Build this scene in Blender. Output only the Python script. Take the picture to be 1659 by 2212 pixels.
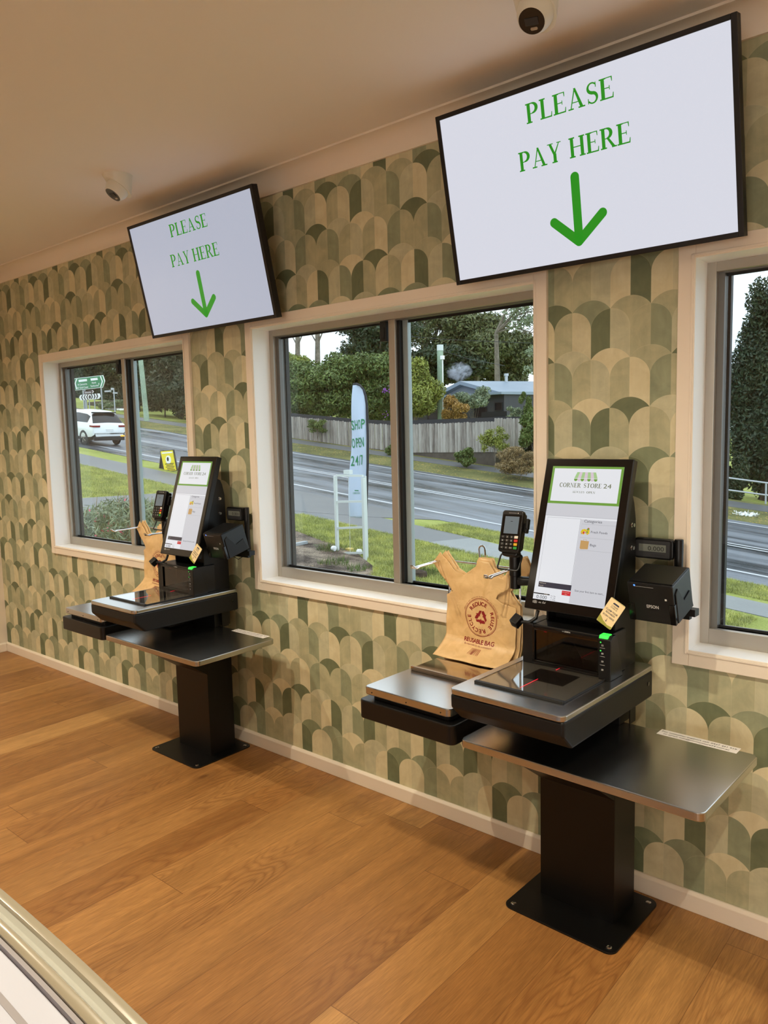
import bpy, bmesh, math, random
import numpy as np
from mathutils import Vector, Matrix
random.seed(7); rng = np.random.default_rng(7)
for o in list(bpy.data.objects): bpy.data.objects.remove(o)
S = bpy.context.scene
COL = S.collection
rad = math.radians

# ---------------------------------------------------------------- camera
F, YAW, PIT, ROL, DIST, EYE = 1649.42, 40.5567, -6.0817, -1.3546, 2.4462, 1.6
_y, _t, _r = rad(YAW), rad(PIT), rad(ROL)
FW = Vector((-math.sin(_y)*math.cos(_t), math.cos(_y)*math.cos(_t), math.sin(_t)))
_rt = Vector((math.cos(_y), math.sin(_y), 0)); _up = _rt.cross(FW)
RT = _rt*math.cos(_r)+_up*math.sin(_r); UP = -_rt*math.sin(_r)+_up*math.cos(_r)
CAMP = Vector((0, -DIST, EYE))
cd = bpy.data.cameras.new('camera'); cam = bpy.data.objects.new('camera', cd); COL.objects.link(cam)
cam.matrix_world = Matrix(((RT.x, UP.x, -FW.x, CAMP.x), (RT.y, UP.y, -FW.y, CAMP.y), (RT.z, UP.z, -FW.z, CAMP.z), (0, 0, 0, 1)))
cd.sensor_fit = 'VERTICAL'; cd.sensor_height = 36; cd.lens = 36*F/2212; cd.clip_start = .02; cd.clip_end = 600
S.camera = cam
S.view_settings.view_transform = 'Standard'; S.view_settings.look = 'None'; S.view_settings.gamma = 1
S.view_settings.use_curve_mapping = False; S.view_settings.exposure = 0.0

# ---------------------------------------------------------------- sky (overcast) and downlights
SKY = 2.7; SPOT = 97; SPOT_COL = (1.0, .895, .69); FILL = 7.5
w = bpy.data.worlds.new('sky'); S.world = w; w.use_nodes = True
nt = w.node_tree; nt.nodes.clear()
wo = nt.nodes.new('ShaderNodeOutputWorld'); bg = nt.nodes.new('ShaderNodeBackground'); nt.links.new(bg.outputs[0], wo.inputs[0])
tc = nt.nodes.new('ShaderNodeTexCoord'); nz = nt.nodes.new('ShaderNodeTexNoise'); nz.inputs['Scale'].default_value = 2.2; nz.inputs['Detail'].default_value = 5
cr = nt.nodes.new('ShaderNodeValToRGB'); cr.color_ramp.elements[0].position = .35; cr.color_ramp.elements[1].position = .65
cr.color_ramp.elements[0].color = (.50, .62, .72, 1); cr.color_ramp.elements[1].color = (.72, .76, .80, 1)
nt.links.new(tc.outputs['Generated'], nz.inputs['Vector']); nt.links.new(nz.outputs[0], cr.inputs[0]); nt.links.new(cr.outputs[0], bg.inputs[0])
bg.inputs[1].default_value = SKY
ZC = 2.765
SPOTS = [(-5.2, -1.75), (-3.85, -1.75), (-2.5, -1.6), (-1.1, -1.75), (.3, -1.85), (1.7, -1.75), (-3.9, -4.2), (-1.1, -4.2), (1.7, -4.2)]

# ---------------------------------------------------------------- materials
def lin(c): return tuple((v/255/12.92 if v/255 <= .04045 else ((v/255+.055)/1.055)**2.4) for v in c)
class NT:
    def __init__(s, name):
        s.m = bpy.data.materials.new(name); s.m.use_nodes = True; s.t = s.m.node_tree; s.b = s.t.nodes['Principled BSDF']; s.o = s.t.nodes['Material Output']
    def n(s, kind, **k):
        x = s.t.nodes.new(kind)
        for a, v in k.items(): setattr(x, a, v)
        return x
    def l(s, a, b): s.t.links.new(a, b)
    def mth(s, op, a, b=None, c=None):
        x = s.n('ShaderNodeMath', operation=op)
        for i, v in enumerate((a, b, c)):
            if v is None: continue
            if isinstance(v, (int, float)): x.inputs[i].default_value = v
            else: s.l(v, x.inputs[i])
        return x.outputs[0]
    def coords(s, scale=(1, 1, 1), kind='Object'):
        t = s.n('ShaderNodeTexCoord'); m = s.n('ShaderNodeMapping'); m.inputs['Scale'].default_value = scale
        s.l(t.outputs[kind], m.inputs[0]); return m.outputs[0]
    def noise(s, vec, scale=5, detail=4, rough=.5, dist=0):
        x = s.n('ShaderNodeTexNoise'); x.inputs['Scale'].default_value = scale; x.inputs['Detail'].default_value = detail
        x.inputs['Roughness'].default_value = rough; x.inputs['Distortion'].default_value = dist; s.l(vec, x.inputs['Vector']); return x.outputs[0]
    def ramp(s, fac, stops, const=False):
        x = s.n('ShaderNodeValToRGB'); r = x.color_ramp
        if const: r.interpolation = 'CONSTANT'
        while len(r.elements) < len(stops): r.elements.new(1)
        for e, (p, c) in zip(r.elements, stops): e.position = p
        for e, (p, c) in zip(r.elements, stops): e.color = (*c, 1)
        s.l(fac, x.inputs[0]); return x.outputs[0]
    def mix(s, f, a, b, mode='MIX'):
        x = s.n('ShaderNodeMix', data_type='RGBA', blend_type=mode)
        for i, v in ((0, f), (6, a), (7, b)):
            if isinstance(v, (int, float)): x.inputs[i].default_value = v
            elif isinstance(v, tuple): x.inputs[i].default_value = (*v, 1)
            else: s.l(v, x.inputs[i])
        return x.outputs[2]
    def bump(s, h, strength=.2, dist=.01):
        x = s.n('ShaderNodeBump'); x.inputs['Strength'].default_value = strength; x.inputs['Distance'].default_value = dist
        s.l(h, x.inputs['Height']); s.l(x.outputs[0], s.b.inputs['Normal'])
def mat(name, c, rough=.5, metal=0, var=0, vs=8, emit=0, ec=None, bump=0, bs=60, spec=None, sub=0, coat=0):
    x = NT(name); b = x.b; c = lin(c)
    b.inputs['Base Color'].default_value = (*c, 1); b.inputs['Roughness'].default_value = rough; b.inputs['Metallic'].default_value = metal
    if spec is not None: b.inputs['Specular IOR Level'].default_value = spec
    if coat: b.inputs['Coat Weight'].default_value = coat; b.inputs['Coat Roughness'].default_value = .05
    if var:
        n = x.noise(x.coords(), vs, 5)
        x.l(x.ramp(n, [(.3, tuple(v*(1-var) for v in c)), (.7, tuple(min(1, v*(1+var)) for v in c))]), b.inputs['Base Color'])
    if bump: x.bump(x.noise(x.coords(), bs, 4), bump, .004)
    if emit: b.inputs['Emission Color'].default_value = (*(lin(ec) if ec else c), 1); b.inputs['Emission Strength'].default_value = emit
    return x.m
M = {}
M['paint'] = mat('cream paint', (238, 226, 208), .45, bump=.03, bs=90)
M['reveal'] = mat('white gloss paint', (246, 248, 250), .35)
M['ceiling'] = mat('ceiling paint', (238, 230, 218), .8, bump=.03, bs=140)
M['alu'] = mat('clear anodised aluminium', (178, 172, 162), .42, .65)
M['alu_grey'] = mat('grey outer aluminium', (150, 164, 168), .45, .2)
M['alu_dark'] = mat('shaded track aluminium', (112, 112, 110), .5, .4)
M['gasket'] = mat('black rubber gasket', (14, 14, 15), .6)
M['black'] = mat('black powder coat', (9, 8, 8), .40, spec=.35, bump=.05, bs=900)
M['black_pl'] = mat('black plastic', (10, 10, 11), .36, spec=.4, bump=.04, bs=700)
M['black_gl'] = mat('gloss black', (9, 9, 10), .12)
M['black_matte'] = mat('matte black panel', (13, 12, 12), .5, spec=.35)
M['dark_grey'] = mat('dark grey plastic', (44, 44, 46), .5)
M['chrome'] = mat('chrome wire', (215, 215, 218), .12, 1)
M['camwhite'] = mat('off white plastic', (226, 222, 206), .4)
M['tvbezel'] = mat('tv bezel', (7, 6, 7), .5)
M['tvscreen_b'] = mat('brighter tv screen glow', (20, 20, 22), .25, emit=.80, ec=(236, 238, 250))
M['tvscreen'] = mat('tv screen glow', (20, 20, 22), .25, emit=.56, ec=(228, 234, 254))
M['green_txt'] = mat('green screen lettering', (10, 30, 10), .3, emit=.75, ec=(46, 158, 34))
M['scr_white'] = mat('white screen', (20, 20, 20), .15, emit=.84, ec=(243, 245, 250))
M['scr_grey'] = mat('pale grey screen band', (20, 20, 20), .15, emit=.72, ec=(232, 233, 240))
M['scr_line'] = mat('screen divider grey', (20, 20, 20), .2, emit=.6, ec=(205, 206, 214))
M['scr_green'] = mat('screen leaf green', (20, 30, 10), .2, emit=.7, ec=(124, 178, 72))
M['scr_lgreen'] = mat('screen light green', (20, 30, 10), .2, emit=.8, ec=(176, 216, 150))
M['scr_pink'] = mat('screen pale pink', (30, 20, 30), .2, emit=.8, ec=(228, 210, 224))
M['scr_olive'] = mat('screen olive lettering', (20, 20, 10), .2, emit=.5, ec=(125, 135, 85))
M['scr_text'] = mat('screen grey lettering', (20, 20, 20), .2, emit=.4, ec=(96, 98, 112))
M['scr_dark'] = mat('screen charcoal bar', (10, 10, 10), .2, emit=.3, ec=(100, 98, 118))
M['scr_red'] = mat('screen red button', (30, 5, 5), .2, emit=.75, ec=(226, 45, 58))
M['scr_kraft'] = mat('screen brown bag', (30, 20, 5), .2, emit=.75, ec=(216, 172, 110))
M['scr_yellow'] = mat('screen yellow fruit', (30, 30, 5), .2, emit=.8, ec=(240, 205, 40))
M['scr_lcd'] = mat('lcd grey screen', (70, 78, 84), .2, emit=.28, ec=(150, 165, 175))
M['lcd_dim'] = mat('unlit lcd', (112, 116, 108), .3)
M['key'] = mat('black key', (24, 22, 22), .5)
M['key_white'] = mat('white key', (225, 215, 200), .5)
M['key_red'] = mat('red key', (190, 32, 26), .5)
M['key_yellow'] = mat('yellow key', (218, 170, 30), .5)
M['key_green'] = mat('green key', (28, 140, 52), .5)
M['white_print'] = mat('white print', (200, 200, 198), .5)
M['led_green'] = mat('green indicator', (30, 200, 60), .3, emit=1.0, ec=(70, 235, 80))
M['led_blue'] = mat('blue indicator', (60, 110, 250), .3, emit=2.2, ec=(70, 130, 255))
M['led_red'] = mat('red laser light', (250, 30, 40), .3, emit=1.3, ec=(255, 30, 60))
M['label'] = mat('white label', (238, 232, 226), .4)
M['ink'] = mat('black ink', (20, 18, 20), .6)
M['card'] = mat('cream card', (232, 208, 160), .5)
M['card_green'] = mat('card olive green', (150, 150, 60), .5)
M['bag_ink'] = mat('dark red ink', (140, 24, 28), .5)
M['fz_rim'] = mat('beige freezer rim', (150, 141, 120), .22, coat=.4)
M['fz_chan'] = mat('pale freezer channel', (176, 176, 166), .3)
M['fz_white'] = mat('white freezer wall', (172, 174, 188), .35)
M['fz_grey'] = mat('grey seal', (140, 134, 136), .5)
M['lampdisc'] = mat('lamp diffuser', (255, 240, 220), .5, emit=9, ec=(255, 222, 180))

M['fridge_light'] = mat('fridge light panel', (240, 240, 235), .5, emit=FILL, ec=(255, 244, 228))  # glow of the added fill lights behind the camera
def steel(name, c, rough, sc, axis=0):
    x = NT(name); b = x.b
    b.inputs['Metallic'].default_value = 1; b.inputs['Base Color'].default_value = (*lin(c), 1)
    s3 = [sc, sc, sc]; s3[axis] = sc*.006
    n = x.noise(x.coords(tuple(s3)), 1, 3, .6)
    x.l(x.ramp(n, [(.25, (rough*.93,)*3), (.75, (rough*1.08,)*3)]), b.inputs['Roughness'])
    return x.m
M['steel'] = steel('brushed steel', (190, 188, 184), .25, 2600)
M['steel_mirror'] = steel('polished steel', (188, 180, 170), .1, 500)
# translucent glass: reflects at grazing angles, lets the rest through
def pane(name, tint=(1, 1, 1), base=.035, rough=0.0, gain=1.0):
    x = NT(name); x.t.nodes.remove(x.b)
    tr = x.n('ShaderNodeBsdfTransparent'); tr.inputs[0].default_value = (*tint, 1)
    gl = x.n('ShaderNodeBsdfGlossy'); gl.inputs['Roughness'].default_value = rough
    lw = x.n('ShaderNodeLayerWeight'); lw.inputs[0].default_value = .5
    mx = x.n('ShaderNodeMixShader'); f = x.mth('MULTIPLY', x.mth('MULTIPLY_ADD', x.mth('POWER', lw.outputs['Facing'], 5), .96, base), gain)
    x.l(f, mx.inputs[0]); x.l(tr.outputs[0], mx.inputs[1]); x.l(gl.outputs[0], mx.inputs[2]); x.l(mx.outputs[0], x.o.inputs[0])
    return x.m
M['glass'] = pane('window glass', (.97, .985, .98))
M['scan_glass'] = pane('scanner glass', (.84, .84, .83), gain=1.8)
M['scan_glass_dark'] = pane('dark scanner window', (.35, .33, .33), gain=2.2)

# bag plastic
x = NT('tan bag film'); x.b.inputs['Roughness'].default_value = .38
n = x.noise(x.coords(), 22, 4, .5, .8); x.l(x.ramp(n, [(.3, lin((216, 178, 122))), (.7, lin((232, 196, 142)))]), x.b.inputs['Base Color']); x.bump(n, .35, .006)
M['bag'] = x.m

# wallpaper: rows of scallops, colours looked up from the printed repeat
PAL = dict(A=(108, 116, 88), B=(144, 150, 122), V=(130, 138, 108), C=(176, 174, 142), D=(190, 188, 158), E=(212, 203, 168), F=(202, 195, 162))
BODY = ['DECFADCB', 'CCBCDCEB', 'EADBACFC', 'FBCCDEAE']
CRES = ['CABC', 'ADEC', 'DCEA', 'BEDV']
def wallpaper():
    x = NT('scallop wallpaper'); H = .06775; X0 = -1.973; P = .1624; Z0 = 2.632
    g = x.n('ShaderNodeNewGeometry'); sp = x.n('ShaderNodeSeparateXYZ'); x.l(g.outputs['Position'], sp.inputs[0])
    m = x.mth; X = m('DIVIDE', m('SUBTRACT', sp.outputs[0], X0), H); Z = sp.outputs[2]
    t = m('DIVIDE', m('SUBTRACT', Z0, Z), P); k = m('FLOOR', t); dz = m('MULTIPLY', m('SUBTRACT', t, k), P)   # below junction row k
    i = m('FLOOR', X)
    par = m('FLOORED_MODULO', k, 2)                     # 1: bodies centred on even junctions
    # distance from body centre (junction) in [-1,1]
    def cen(shift): # nearest centre at even+shift
        return m('SUBTRACT', m('FLOORED_MODULO', m('ADD', m('SUBTRACT', X, shift), 1), 2), 1)
    sb = m('SUBTRACT', 1, par)                          # body centres: even when par=1, odd when par=0
    db = cen(sb)
    bt = m('MULTIPLY', m('SUBTRACT', 1, m('SQRT', m('MAXIMUM', 0, m('SUBTRACT', 1, m('MULTIPLY', db, db))))), .063)   # body top below junction
    inbody = m('GREATER_THAN', dz, bt)
    # crescents of next row: centred on this row's body centres
    R = .0844/H; xx = db
    arc = m('ADD', m('MULTIPLY', m('SQRT', m('SUBTRACT', R*R, m('MULTIPLY', xx, xx))), H), .0338-.0844)    # height above next junction
    innext = m('LESS_THAN', m('SUBTRACT', P, dz), arc)
    kn = m('ADD', k, innext); km = m('FLOORED_MODULO', kn, 4)
    # crescent index for row kn: spans [c, c+2], c even when row odd
    parn = m('FLOORED_MODULO', kn, 2); shn = m('SUBTRACT', 1, parn)
    ci = m('FLOORED_MODULO', m('FLOOR', m('DIVIDE', m('ADD', X, shn), 2)), 4)
    cfac = m('DIVIDE', m('ADD', m('ADD', m('MULTIPLY', km, 4), ci), .5), 16)
    bfac = m('DIVIDE', m('ADD', m('ADD', m('MULTIPLY', m('FLOORED_MODULO', k, 4), 8), m('FLOORED_MODULO', i, 8)), .5), 32)
    bc = x.ramp(bfac, [(j/32, lin(PAL[BODY[j//8][j % 8]])) for j in range(32)], True)
    cc = x.ramp(cfac, [(j/16, lin(PAL[CRES[j//4][j % 4]])) for j in range(16)], True)
    isb = m('MULTIPLY', inbody, m('SUBTRACT', 1, innext))
    c = x.mix(isb, cc, bc)
    n = x.noise(g.outputs['Position'], 14, 6, .6, .6)
    n2 = x.noise(x.coords((60, 60, 9), 'Object'), 1, 3)
    c = x.mix(.5, c, x.ramp(n, [(.25, (.30, .32, .30)), (.75, (.72, .70, .66))]), 'OVERLAY')
    c = x.mix(.25, c, x.ramp(n2, [(.25, (.36, .37, .36)), (.75, (.62, .62, .61))]), 'OVERLAY')
    # fine pale outline between the printed shapes
    e1 = m('LESS_THAN', m('ABSOLUTE', m('SUBTRACT', dz, bt)), .0009); e2 = m('LESS_THAN', m('ABSOLUTE', m('SUBTRACT', m('SUBTRACT', P, dz), arc)), .0009)
    fx = m('ABSOLUTE', m('SUBTRACT', X, m('ROUND', X))); e3 = m('MULTIPLY', m('LESS_THAN', fx, .012), isb)
    e = m('MULTIPLY', m('MINIMUM', 1, m('ADD', m('ADD', m('MULTIPLY', e1, m('SUBTRACT', 1, innext)), e2), e3)), .2)
    c = x.mix(e, c, lin((222, 212, 178)))
    x.l(c, x.b.inputs['Base Color']); x.b.inputs['Roughness'].default_value = .62
    return x.m
M['wallpaper'] = wallpaper()

def oak():
    x = NT('oak floorboards'); g = x.n('ShaderNodeNewGeometry'); sp = x.n('ShaderNodeSeparateXYZ'); x.l(g.outputs['Position'], sp.inputs[0]); m = x.mth
    W = .1937; L = 1.9
    u = m('DIVIDE', m('ADD', sp.outputs[0], 2.009), W); i = m('FLOOR', u)
    wn = x.n('ShaderNodeTexWhiteNoise', noise_dimensions='1D'); x.l(i, wn.inputs['W'])
    v = m('ADD', m('DIVIDE', sp.outputs[1], L), m('MULTIPLY', wn.outputs[0], 7)); j = m('FLOOR', v)
    cb = x.n('ShaderNodeCombineXYZ'); x.l(i, cb.inputs[0]); x.l(j, cb.inputs[1])
    wn2 = x.n('ShaderNodeTexWhiteNoise', noise_dimensions='3D'); x.l(cb.outputs[0], wn2.inputs['Vector'])
    # grain coordinates shifted per board
    cx = m('ADD', m('MULTIPLY', sp.outputs[0], 1), m('MULTIPLY', wn2.outputs[0], 37)); cy = m('ADD', m('MULTIPLY', sp.outputs[1], .06), m('MULTIPLY', wn2.outputs[0], 91))
    cv = x.n('ShaderNodeCombineXYZ'); x.l(cx, cv.inputs[0]); x.l(cy, cv.inputs[1])
    warp = x.noise(cv.outputs[0], 7, 3, .5, .5)
    wv = x.n('ShaderNodeTexNoise'); wv.inputs['Scale'].default_value = 240; wv.inputs['Detail'].default_value = 4; wv.inputs['Distortion'].default_value = .4
    x.l(cv.outputs[0], wv.inputs['Vector'])
    fg = x.n('ShaderNodeCombineXYZ'); x.l(cx, fg.inputs[0]); x.l(m('ADD', m('MULTIPLY', sp.outputs[1], .17), m('MULTIPLY', wn2.outputs[0], 53)), fg.inputs[1])
    fn = x.noise(fg.outputs[0], 5.5, 2, .45, .3); fr = m('FRACT', m('MULTIPLY', fn, 26)); rings = m('POWER', m('SUBTRACT', 1, m('ABSOLUTE', m('MULTIPLY_ADD', fr, 2, -1))), 2)
    ringmask = m('MINIMUM', 1, m('MAXIMUM', .12, m('MULTIPLY', m('SUBTRACT', x.noise(fg.outputs[0], 2.3, 2), .44), 6)))
    base = x.ramp(wn2.outputs[0], [(0, lin((154, 106, 57))), (.35, lin((174, 126, 72))), (.7, lin((160, 111, 60))), (1, lin((188, 142, 86)))])
    big = x.noise(cv.outputs[0], 11, 4, .6, .8)
    c = x.mix(.6, base, x.ramp(big, [(.3, (.30, .28, .26)), (.7, (.62, .62, .61))]), 'OVERLAY')
    c = x.mix(.40, c, x.ramp(wv.outputs[0], [(.3, (.20, .18, .16)), (.7, (.66, .65, .63))]), 'OVERLAY')
    c = x.mix(m('MULTIPLY', m('MULTIPLY', rings, ringmask), .5), c, lin((112, 66, 32)))
    # knots
    kv = x.n('ShaderNodeCombineXYZ'); x.l(m('MULTIPLY', sp.outputs[0], 1), kv.inputs[0]); x.l(m('MULTIPLY', sp.outputs[1], .5), kv.inputs[1])
    vo = x.n('ShaderNodeTexVoronoi'); vo.inputs['Scale'].default_value = 2.9; x.l(kv.outputs[0], vo.inputs['Vector'])
    kn = x.ramp(vo.outputs['Distance'], [(0, (1, 1, 1)), (.03, (.85, .85, .85)), (.055, (.35, .35, .35)), (.16, (0, 0, 0))])
    c = x.mix(m('MULTIPLY', kn, .75), c, lin((74, 42, 22)))
    fu = m('SUBTRACT', u, i); fv = m('SUBTRACT', v, j)
    gap = m('MAXIMUM', m('LESS_THAN', m('MINIMUM', fu, m('SUBTRACT', 1, fu)), .005), m('LESS_THAN', m('MINIMUM', fv, m('SUBTRACT', 1, fv)), .0007))
    c = x.mix(m('MULTIPLY', gap, .6), c, lin((86, 50, 26)))
    x.l(c, x.b.inputs['Base Color']); x.b.inputs['Roughness'].default_value = .40; x.b.inputs['Specular IOR Level'].default_value = .4
    x.bump(m('SUBTRACT', wv.outputs[0], m('MULTIPLY', gap, 2)), .10, .002)
    return x.m
M['oak'] = oak()

# ---------------------------------------------------------------- mesh helpers
class MB:
    def __init__(s, T=None): s.bm = bmesh.new(); s.T = T or Matrix(); s.mi = 0
    def v(s, p): return s.bm.verts.new(s.T @ Vector(p))
    def face(s, vs):
        try: f = s.bm.faces.new(vs); f.material_index = s.mi; return f
        except ValueError: return None
    def poly(s, pts): return s.face([s.v(p) for p in pts])
    def prism(s, pts, a, b, ax=2):
        # pts: 2D outline in the two other axes (cyclic order), extruded along ax from a to b
        def P(q, h):
            if ax == 2: return (q[0], q[1], h)
            if ax == 1: return (q[0], h, q[1])
            return (h, q[0], q[1])
        A = [s.v(P(q, a)) for q in pts]; B = [s.v(P(q, b)) for q in pts]; n = len(pts)
        s.face(A[::-1]); s.face(B)
        for i in range(n): s.face([A[i], A[(i+1) % n], B[(i+1) % n], B[i]])
        return s
    def box(s, x0, x1, y0, y1, z0, z1): return s.prism([(x0, y0), (x1, y0), (x1, y1), (x0, y1)], z0, z1)
    def rbox(s, x0, x1, y0, y1, z0, z1, r, n=6, ax=2):
        if ax == 2: return s.prism(rr(x0, x1, y0, y1, r, n), z0, z1)
        if ax == 1: return s.prism(rr(x0, x1, z0, z1, r, n), y0, y1, 1)
        return s.prism(rr(y0, y1, z0, z1, r, n), x0, x1, 0)
    def tube(s, pts, r, n=8, closed=False):
        pts = [Vector(p) for p in pts]; N = len(pts); rings = []; ref = None
        rs = r if isinstance(r, (list, tuple)) else [r]*N
        for i, p in enumerate(pts):
            if closed: d = (pts[(i+1) % N]-pts[i-1]).normalized()
            else: d = (pts[min(i+1, N-1)]-pts[max(i-1, 0)]).normalized()
            if ref is None: ref = d.orthogonal().normalized()
            ref = (ref-d*ref.dot(d)).normalized(); b = d.cross(ref)
            rings.append([s.v(p+(ref*math.cos(2*math.pi*k/n)+b*math.sin(2*math.pi*k/n))*rs[i]) for k in range(n)])
        for i in range(N if closed else N-1):
            A, B = rings[i], rings[(i+1) % N]
            for k in range(n): s.face([A[k], A[(k+1) % n], B[(k+1) % n], B[k]])
        if not closed: s.face(rings[0][::-1]); s.face(rings[-1])
        return s
    def cyl(s, p0, p1, r, n=20, r1=None): return s.tube([p0, p1], [r, r if r1 is None else r1], n)
    def lathe(s, prof, c=(0, 0, 0), n=24, axis=2):
        rings = []
        for (r, h) in prof:
            ring = []
            for k in range(n):
                a = 2*math.pi*k/n; q = (r*math.cos(a), r*math.sin(a), h)
                q = {2: q, 1: (q[0], q[2], q[1]), 0: (q[2], q[0], q[1])}[axis]
                ring.append(s.v((q[0]+c[0], q[1]+c[1], q[2]+c[2])))
            rings.append(ring)
        for A, B in zip(rings, rings[1:]):
            for k in range(n): s.face([A[k], A[(k+1) % n], B[(k+1) % n], B[k]])
        s.face(rings[0][::-1]); s.face(rings[-1]); return s
    def disc(s, x, y, r, z=0, n=20, ry=None): return s.poly([(x+r*math.cos(2*math.pi*k/n), y+(ry or r)*math.sin(2*math.pi*k/n), z) for k in range(n)])
    def rect(s, x0, y0, x1, y1, z=0): return s.poly([(x0, y0, z), (x1, y0, z), (x1, y1, z), (x0, y1, z)])
    def text(s, txt, x, y, size, z=0, align='CENTER', w=None, rot=0, bold=0, shear=0):
        cu = bpy.data.curves.new('t', 'FONT'); cu.body = txt; cu.size = size; cu.align_x = align; cu.resolution_u = 3; cu.offset = bold*size; cu.shear = shear
        ob = bpy.data.objects.new('t', cu); COL.objects.link(ob); bpy.context.view_layer.update()
        me = ob.to_mesh(); vs = [Vector(v.co) for v in me.vertices]; fs = [list(p.vertices) for p in me.polygons]
        ob.to_mesh_clear(); bpy.data.objects.remove(ob); bpy.data.curves.remove(cu)
        if not vs: return s
        x0 = min(v.x for v in vs); x1 = max(v.x for v in vs); sx = 1
        if w: sx = w/(x1-x0)
        ca, sa = math.cos(rot), math.sin(rot); nv = []
        for v in vs:
            a, b = v.x*sx, v.y; nv.append(s.v((x+a*ca-b*sa, y+a*sa+b*ca, z)))
        for f in fs: s.face([nv[i] for i in f])
        return s
    def build(s, name, mats, parent=None, bevel=0, smooth=False, segs=2):
        me = bpy.data.meshes.new(name)
        bmesh.ops.recalc_face_normals(s.bm, faces=[f for f in s.bm.faces if not f.tag])
        s.bm.to_mesh(me); s.bm.free()
        for m_ in (mats if isinstance(mats, (list, tuple)) else [mats]): me.materials.append(M[m_] if isinstance(m_, str) else m_)
        if smooth:
            me.polygons.foreach_set('use_smooth', [True]*len(me.polygons))
            try: me.set_sharp_from_angle(angle=rad(38))
            except Exception: pass
        o = bpy.data.objects.new(name, me); COL.objects.link(o)
        if parent is not None: o.parent = parent
        if bevel:
            b = o.modifiers.new('bevel', 'BEVEL'); b.width = bevel; b.segments = segs; b.limit_method = 'ANGLE'; b.angle_limit = rad(40)
        return o
def rr(x0, x1, y0, y1, r, n=6):
    out = []
    for cx, cy, a0 in ((x1-r, y0+r, -90), (x1-r, y1-r, 0), (x0+r, y1-r, 90), (x0+r, y0+r, 180)):
        for k in range(n+1): a = rad(a0+90*k/n); out.append((cx+r*math.cos(a), cy+r*math.sin(a)))
    return out
def thing(name, label, cat, loc=(0, 0, 0), rot=0, group=None, kind=None):
    o = bpy.data.objects.new(name, None); COL.objects.link(o); o.location = loc; o.rotation_euler = (0, 0, rot); o.empty_display_size = .1
    tag(o, label, cat, group, kind); return o
def tag(o, label=None, cat=None, group=None, kind=None):
    if label: o['label'] = label
    if cat: o['category'] = cat
    if group: o['group'] = group
    if kind: o['kind'] = kind
    return o
def copy_tree(o, parent=None):
    c = o.copy(); COL.objects.link(c)
    if parent is not None: c.parent = parent
    for ch in list(o.children): copy_tree(ch, c)
    return c
# pixel helpers: where a sight line of the photograph meets a vertical plane y=Y or the sloping ground
G0, GX, GY = -1.3852, -.1075, -.0237
def ray(u, v): return FW+RT*((u-829.5)/F)-UP*((v-1106)/F)
def at(u, v, Y):
    r = ray(u, v); return CAMP+r*((Y-CAMP.y)/r.y)
def gz(x, y): return G0+GX*x+GY*y
def hit(u, v):
    r = ray(u, v); n = Vector((-GX, -GY, 1)); return CAMP+r*((G0-n.dot(CAMP))/n.dot(r))

# ---------------------------------------------------------------- serif capitals drawn as outlines
def stroke(pts, ws):
    L, R = [], []
    for i, p in enumerate(pts):
        a = pts[max(i-1, 0)]; b = pts[min(i+1, len(pts)-1)]; dx, dy = b[0]-a[0], b[1]-a[1]; d = math.hypot(dx, dy); nx, ny = -dy/d, dx/d; w_ = ws[i]/2
        L.append((p[0]+nx*w_, p[1]+ny*w_)); R.append((p[0]-nx*w_, p[1]-ny*w_))
    return [[L[i], L[i+1], R[i+1], R[i]] for i in range(len(pts)-1)]
def arcpts(cx, cy, rx, ry, a0, a1, n=14): return [(cx+rx*math.cos(rad(a0+(a1-a0)*k/n)), cy+ry*math.sin(rad(a0+(a1-a0)*k/n))) for k in range(n+1)]
def R_(a, b, c, d): return [(a, b), (c, b), (c, d), (a, d)]
T_, t_ = .165, .068
def stem(x, b=0, e=1): return [R_(x, b, x+T_, e), R_(x-.07, b, x+T_+.07, b+t_), R_(x-.07, e-t_, x+T_+.07, e)]
def bowl(x, y0, y1, rx):
    c = (y0+y1)/2; ry = (y1-y0)/2; p = arcpts(x, c, rx-T_/2, ry-t_/2, 90, -90); ws = [t_+(T_-t_)*math.sin(math.pi*k/14)**1.2 for k in range(15)]
    return stroke(p, ws)
def G_P(): return stem(.08)+[R_(.15, .955, .33, 1), R_(.15, .44, .33, .485)]+bowl(.33, .44, 1, .32), .68
def G_R(): return stem(.08)+[R_(.15, .955, .33, 1), R_(.15, .46, .36, .505)]+bowl(.33, .46, 1, .30)+[[(.33, .48), (.45, .48), (.74, .03), (.58, .03)], R_(.56, 0, .80, t_)], .78
def G_L(): return stem(.08)+[R_(.08, 0, .60, t_), [(.55, 0), (.61, 0), (.63, .26), (.595, .26)]], .64
def G_E(): return stem(.08)+[R_(.08, 0, .62, t_), [(.57, 0), (.63, 0), (.65, .25), (.615, .25)], R_(.08, .955, .60, 1), [(.55, 1), (.61, 1), (.61, .77), (.58, .77)], R_(.15, .49, .48, .535), R_(.45, .41, .485, .61)], .68
def G_A(): return [[(.13, .03), (.18, .03), (.42, 1), (.36, 1)], [(.33, 1), (.43, 1), (.76, .03), (.61, .03)], R_(.22, .30, .58, .345), R_(.03, 0, .29, t_), R_(.52, 0, .85, t_)], .86
def G_S():
    p = arcpts(.31, .745, .20, .225, 35, 270, 14)[:-1]+arcpts(.31, .265, .21, .24, 90, -150, 14); n = len(p)
    ws = [t_+(T_-.01-t_)*math.exp(-((k/(n-1)-.5)/.22)**2) for k in range(n)]
    return stroke(p, ws)+[R_(.46, .74, .50, .98), R_(.09, .02, .13, .27)], .60
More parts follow.
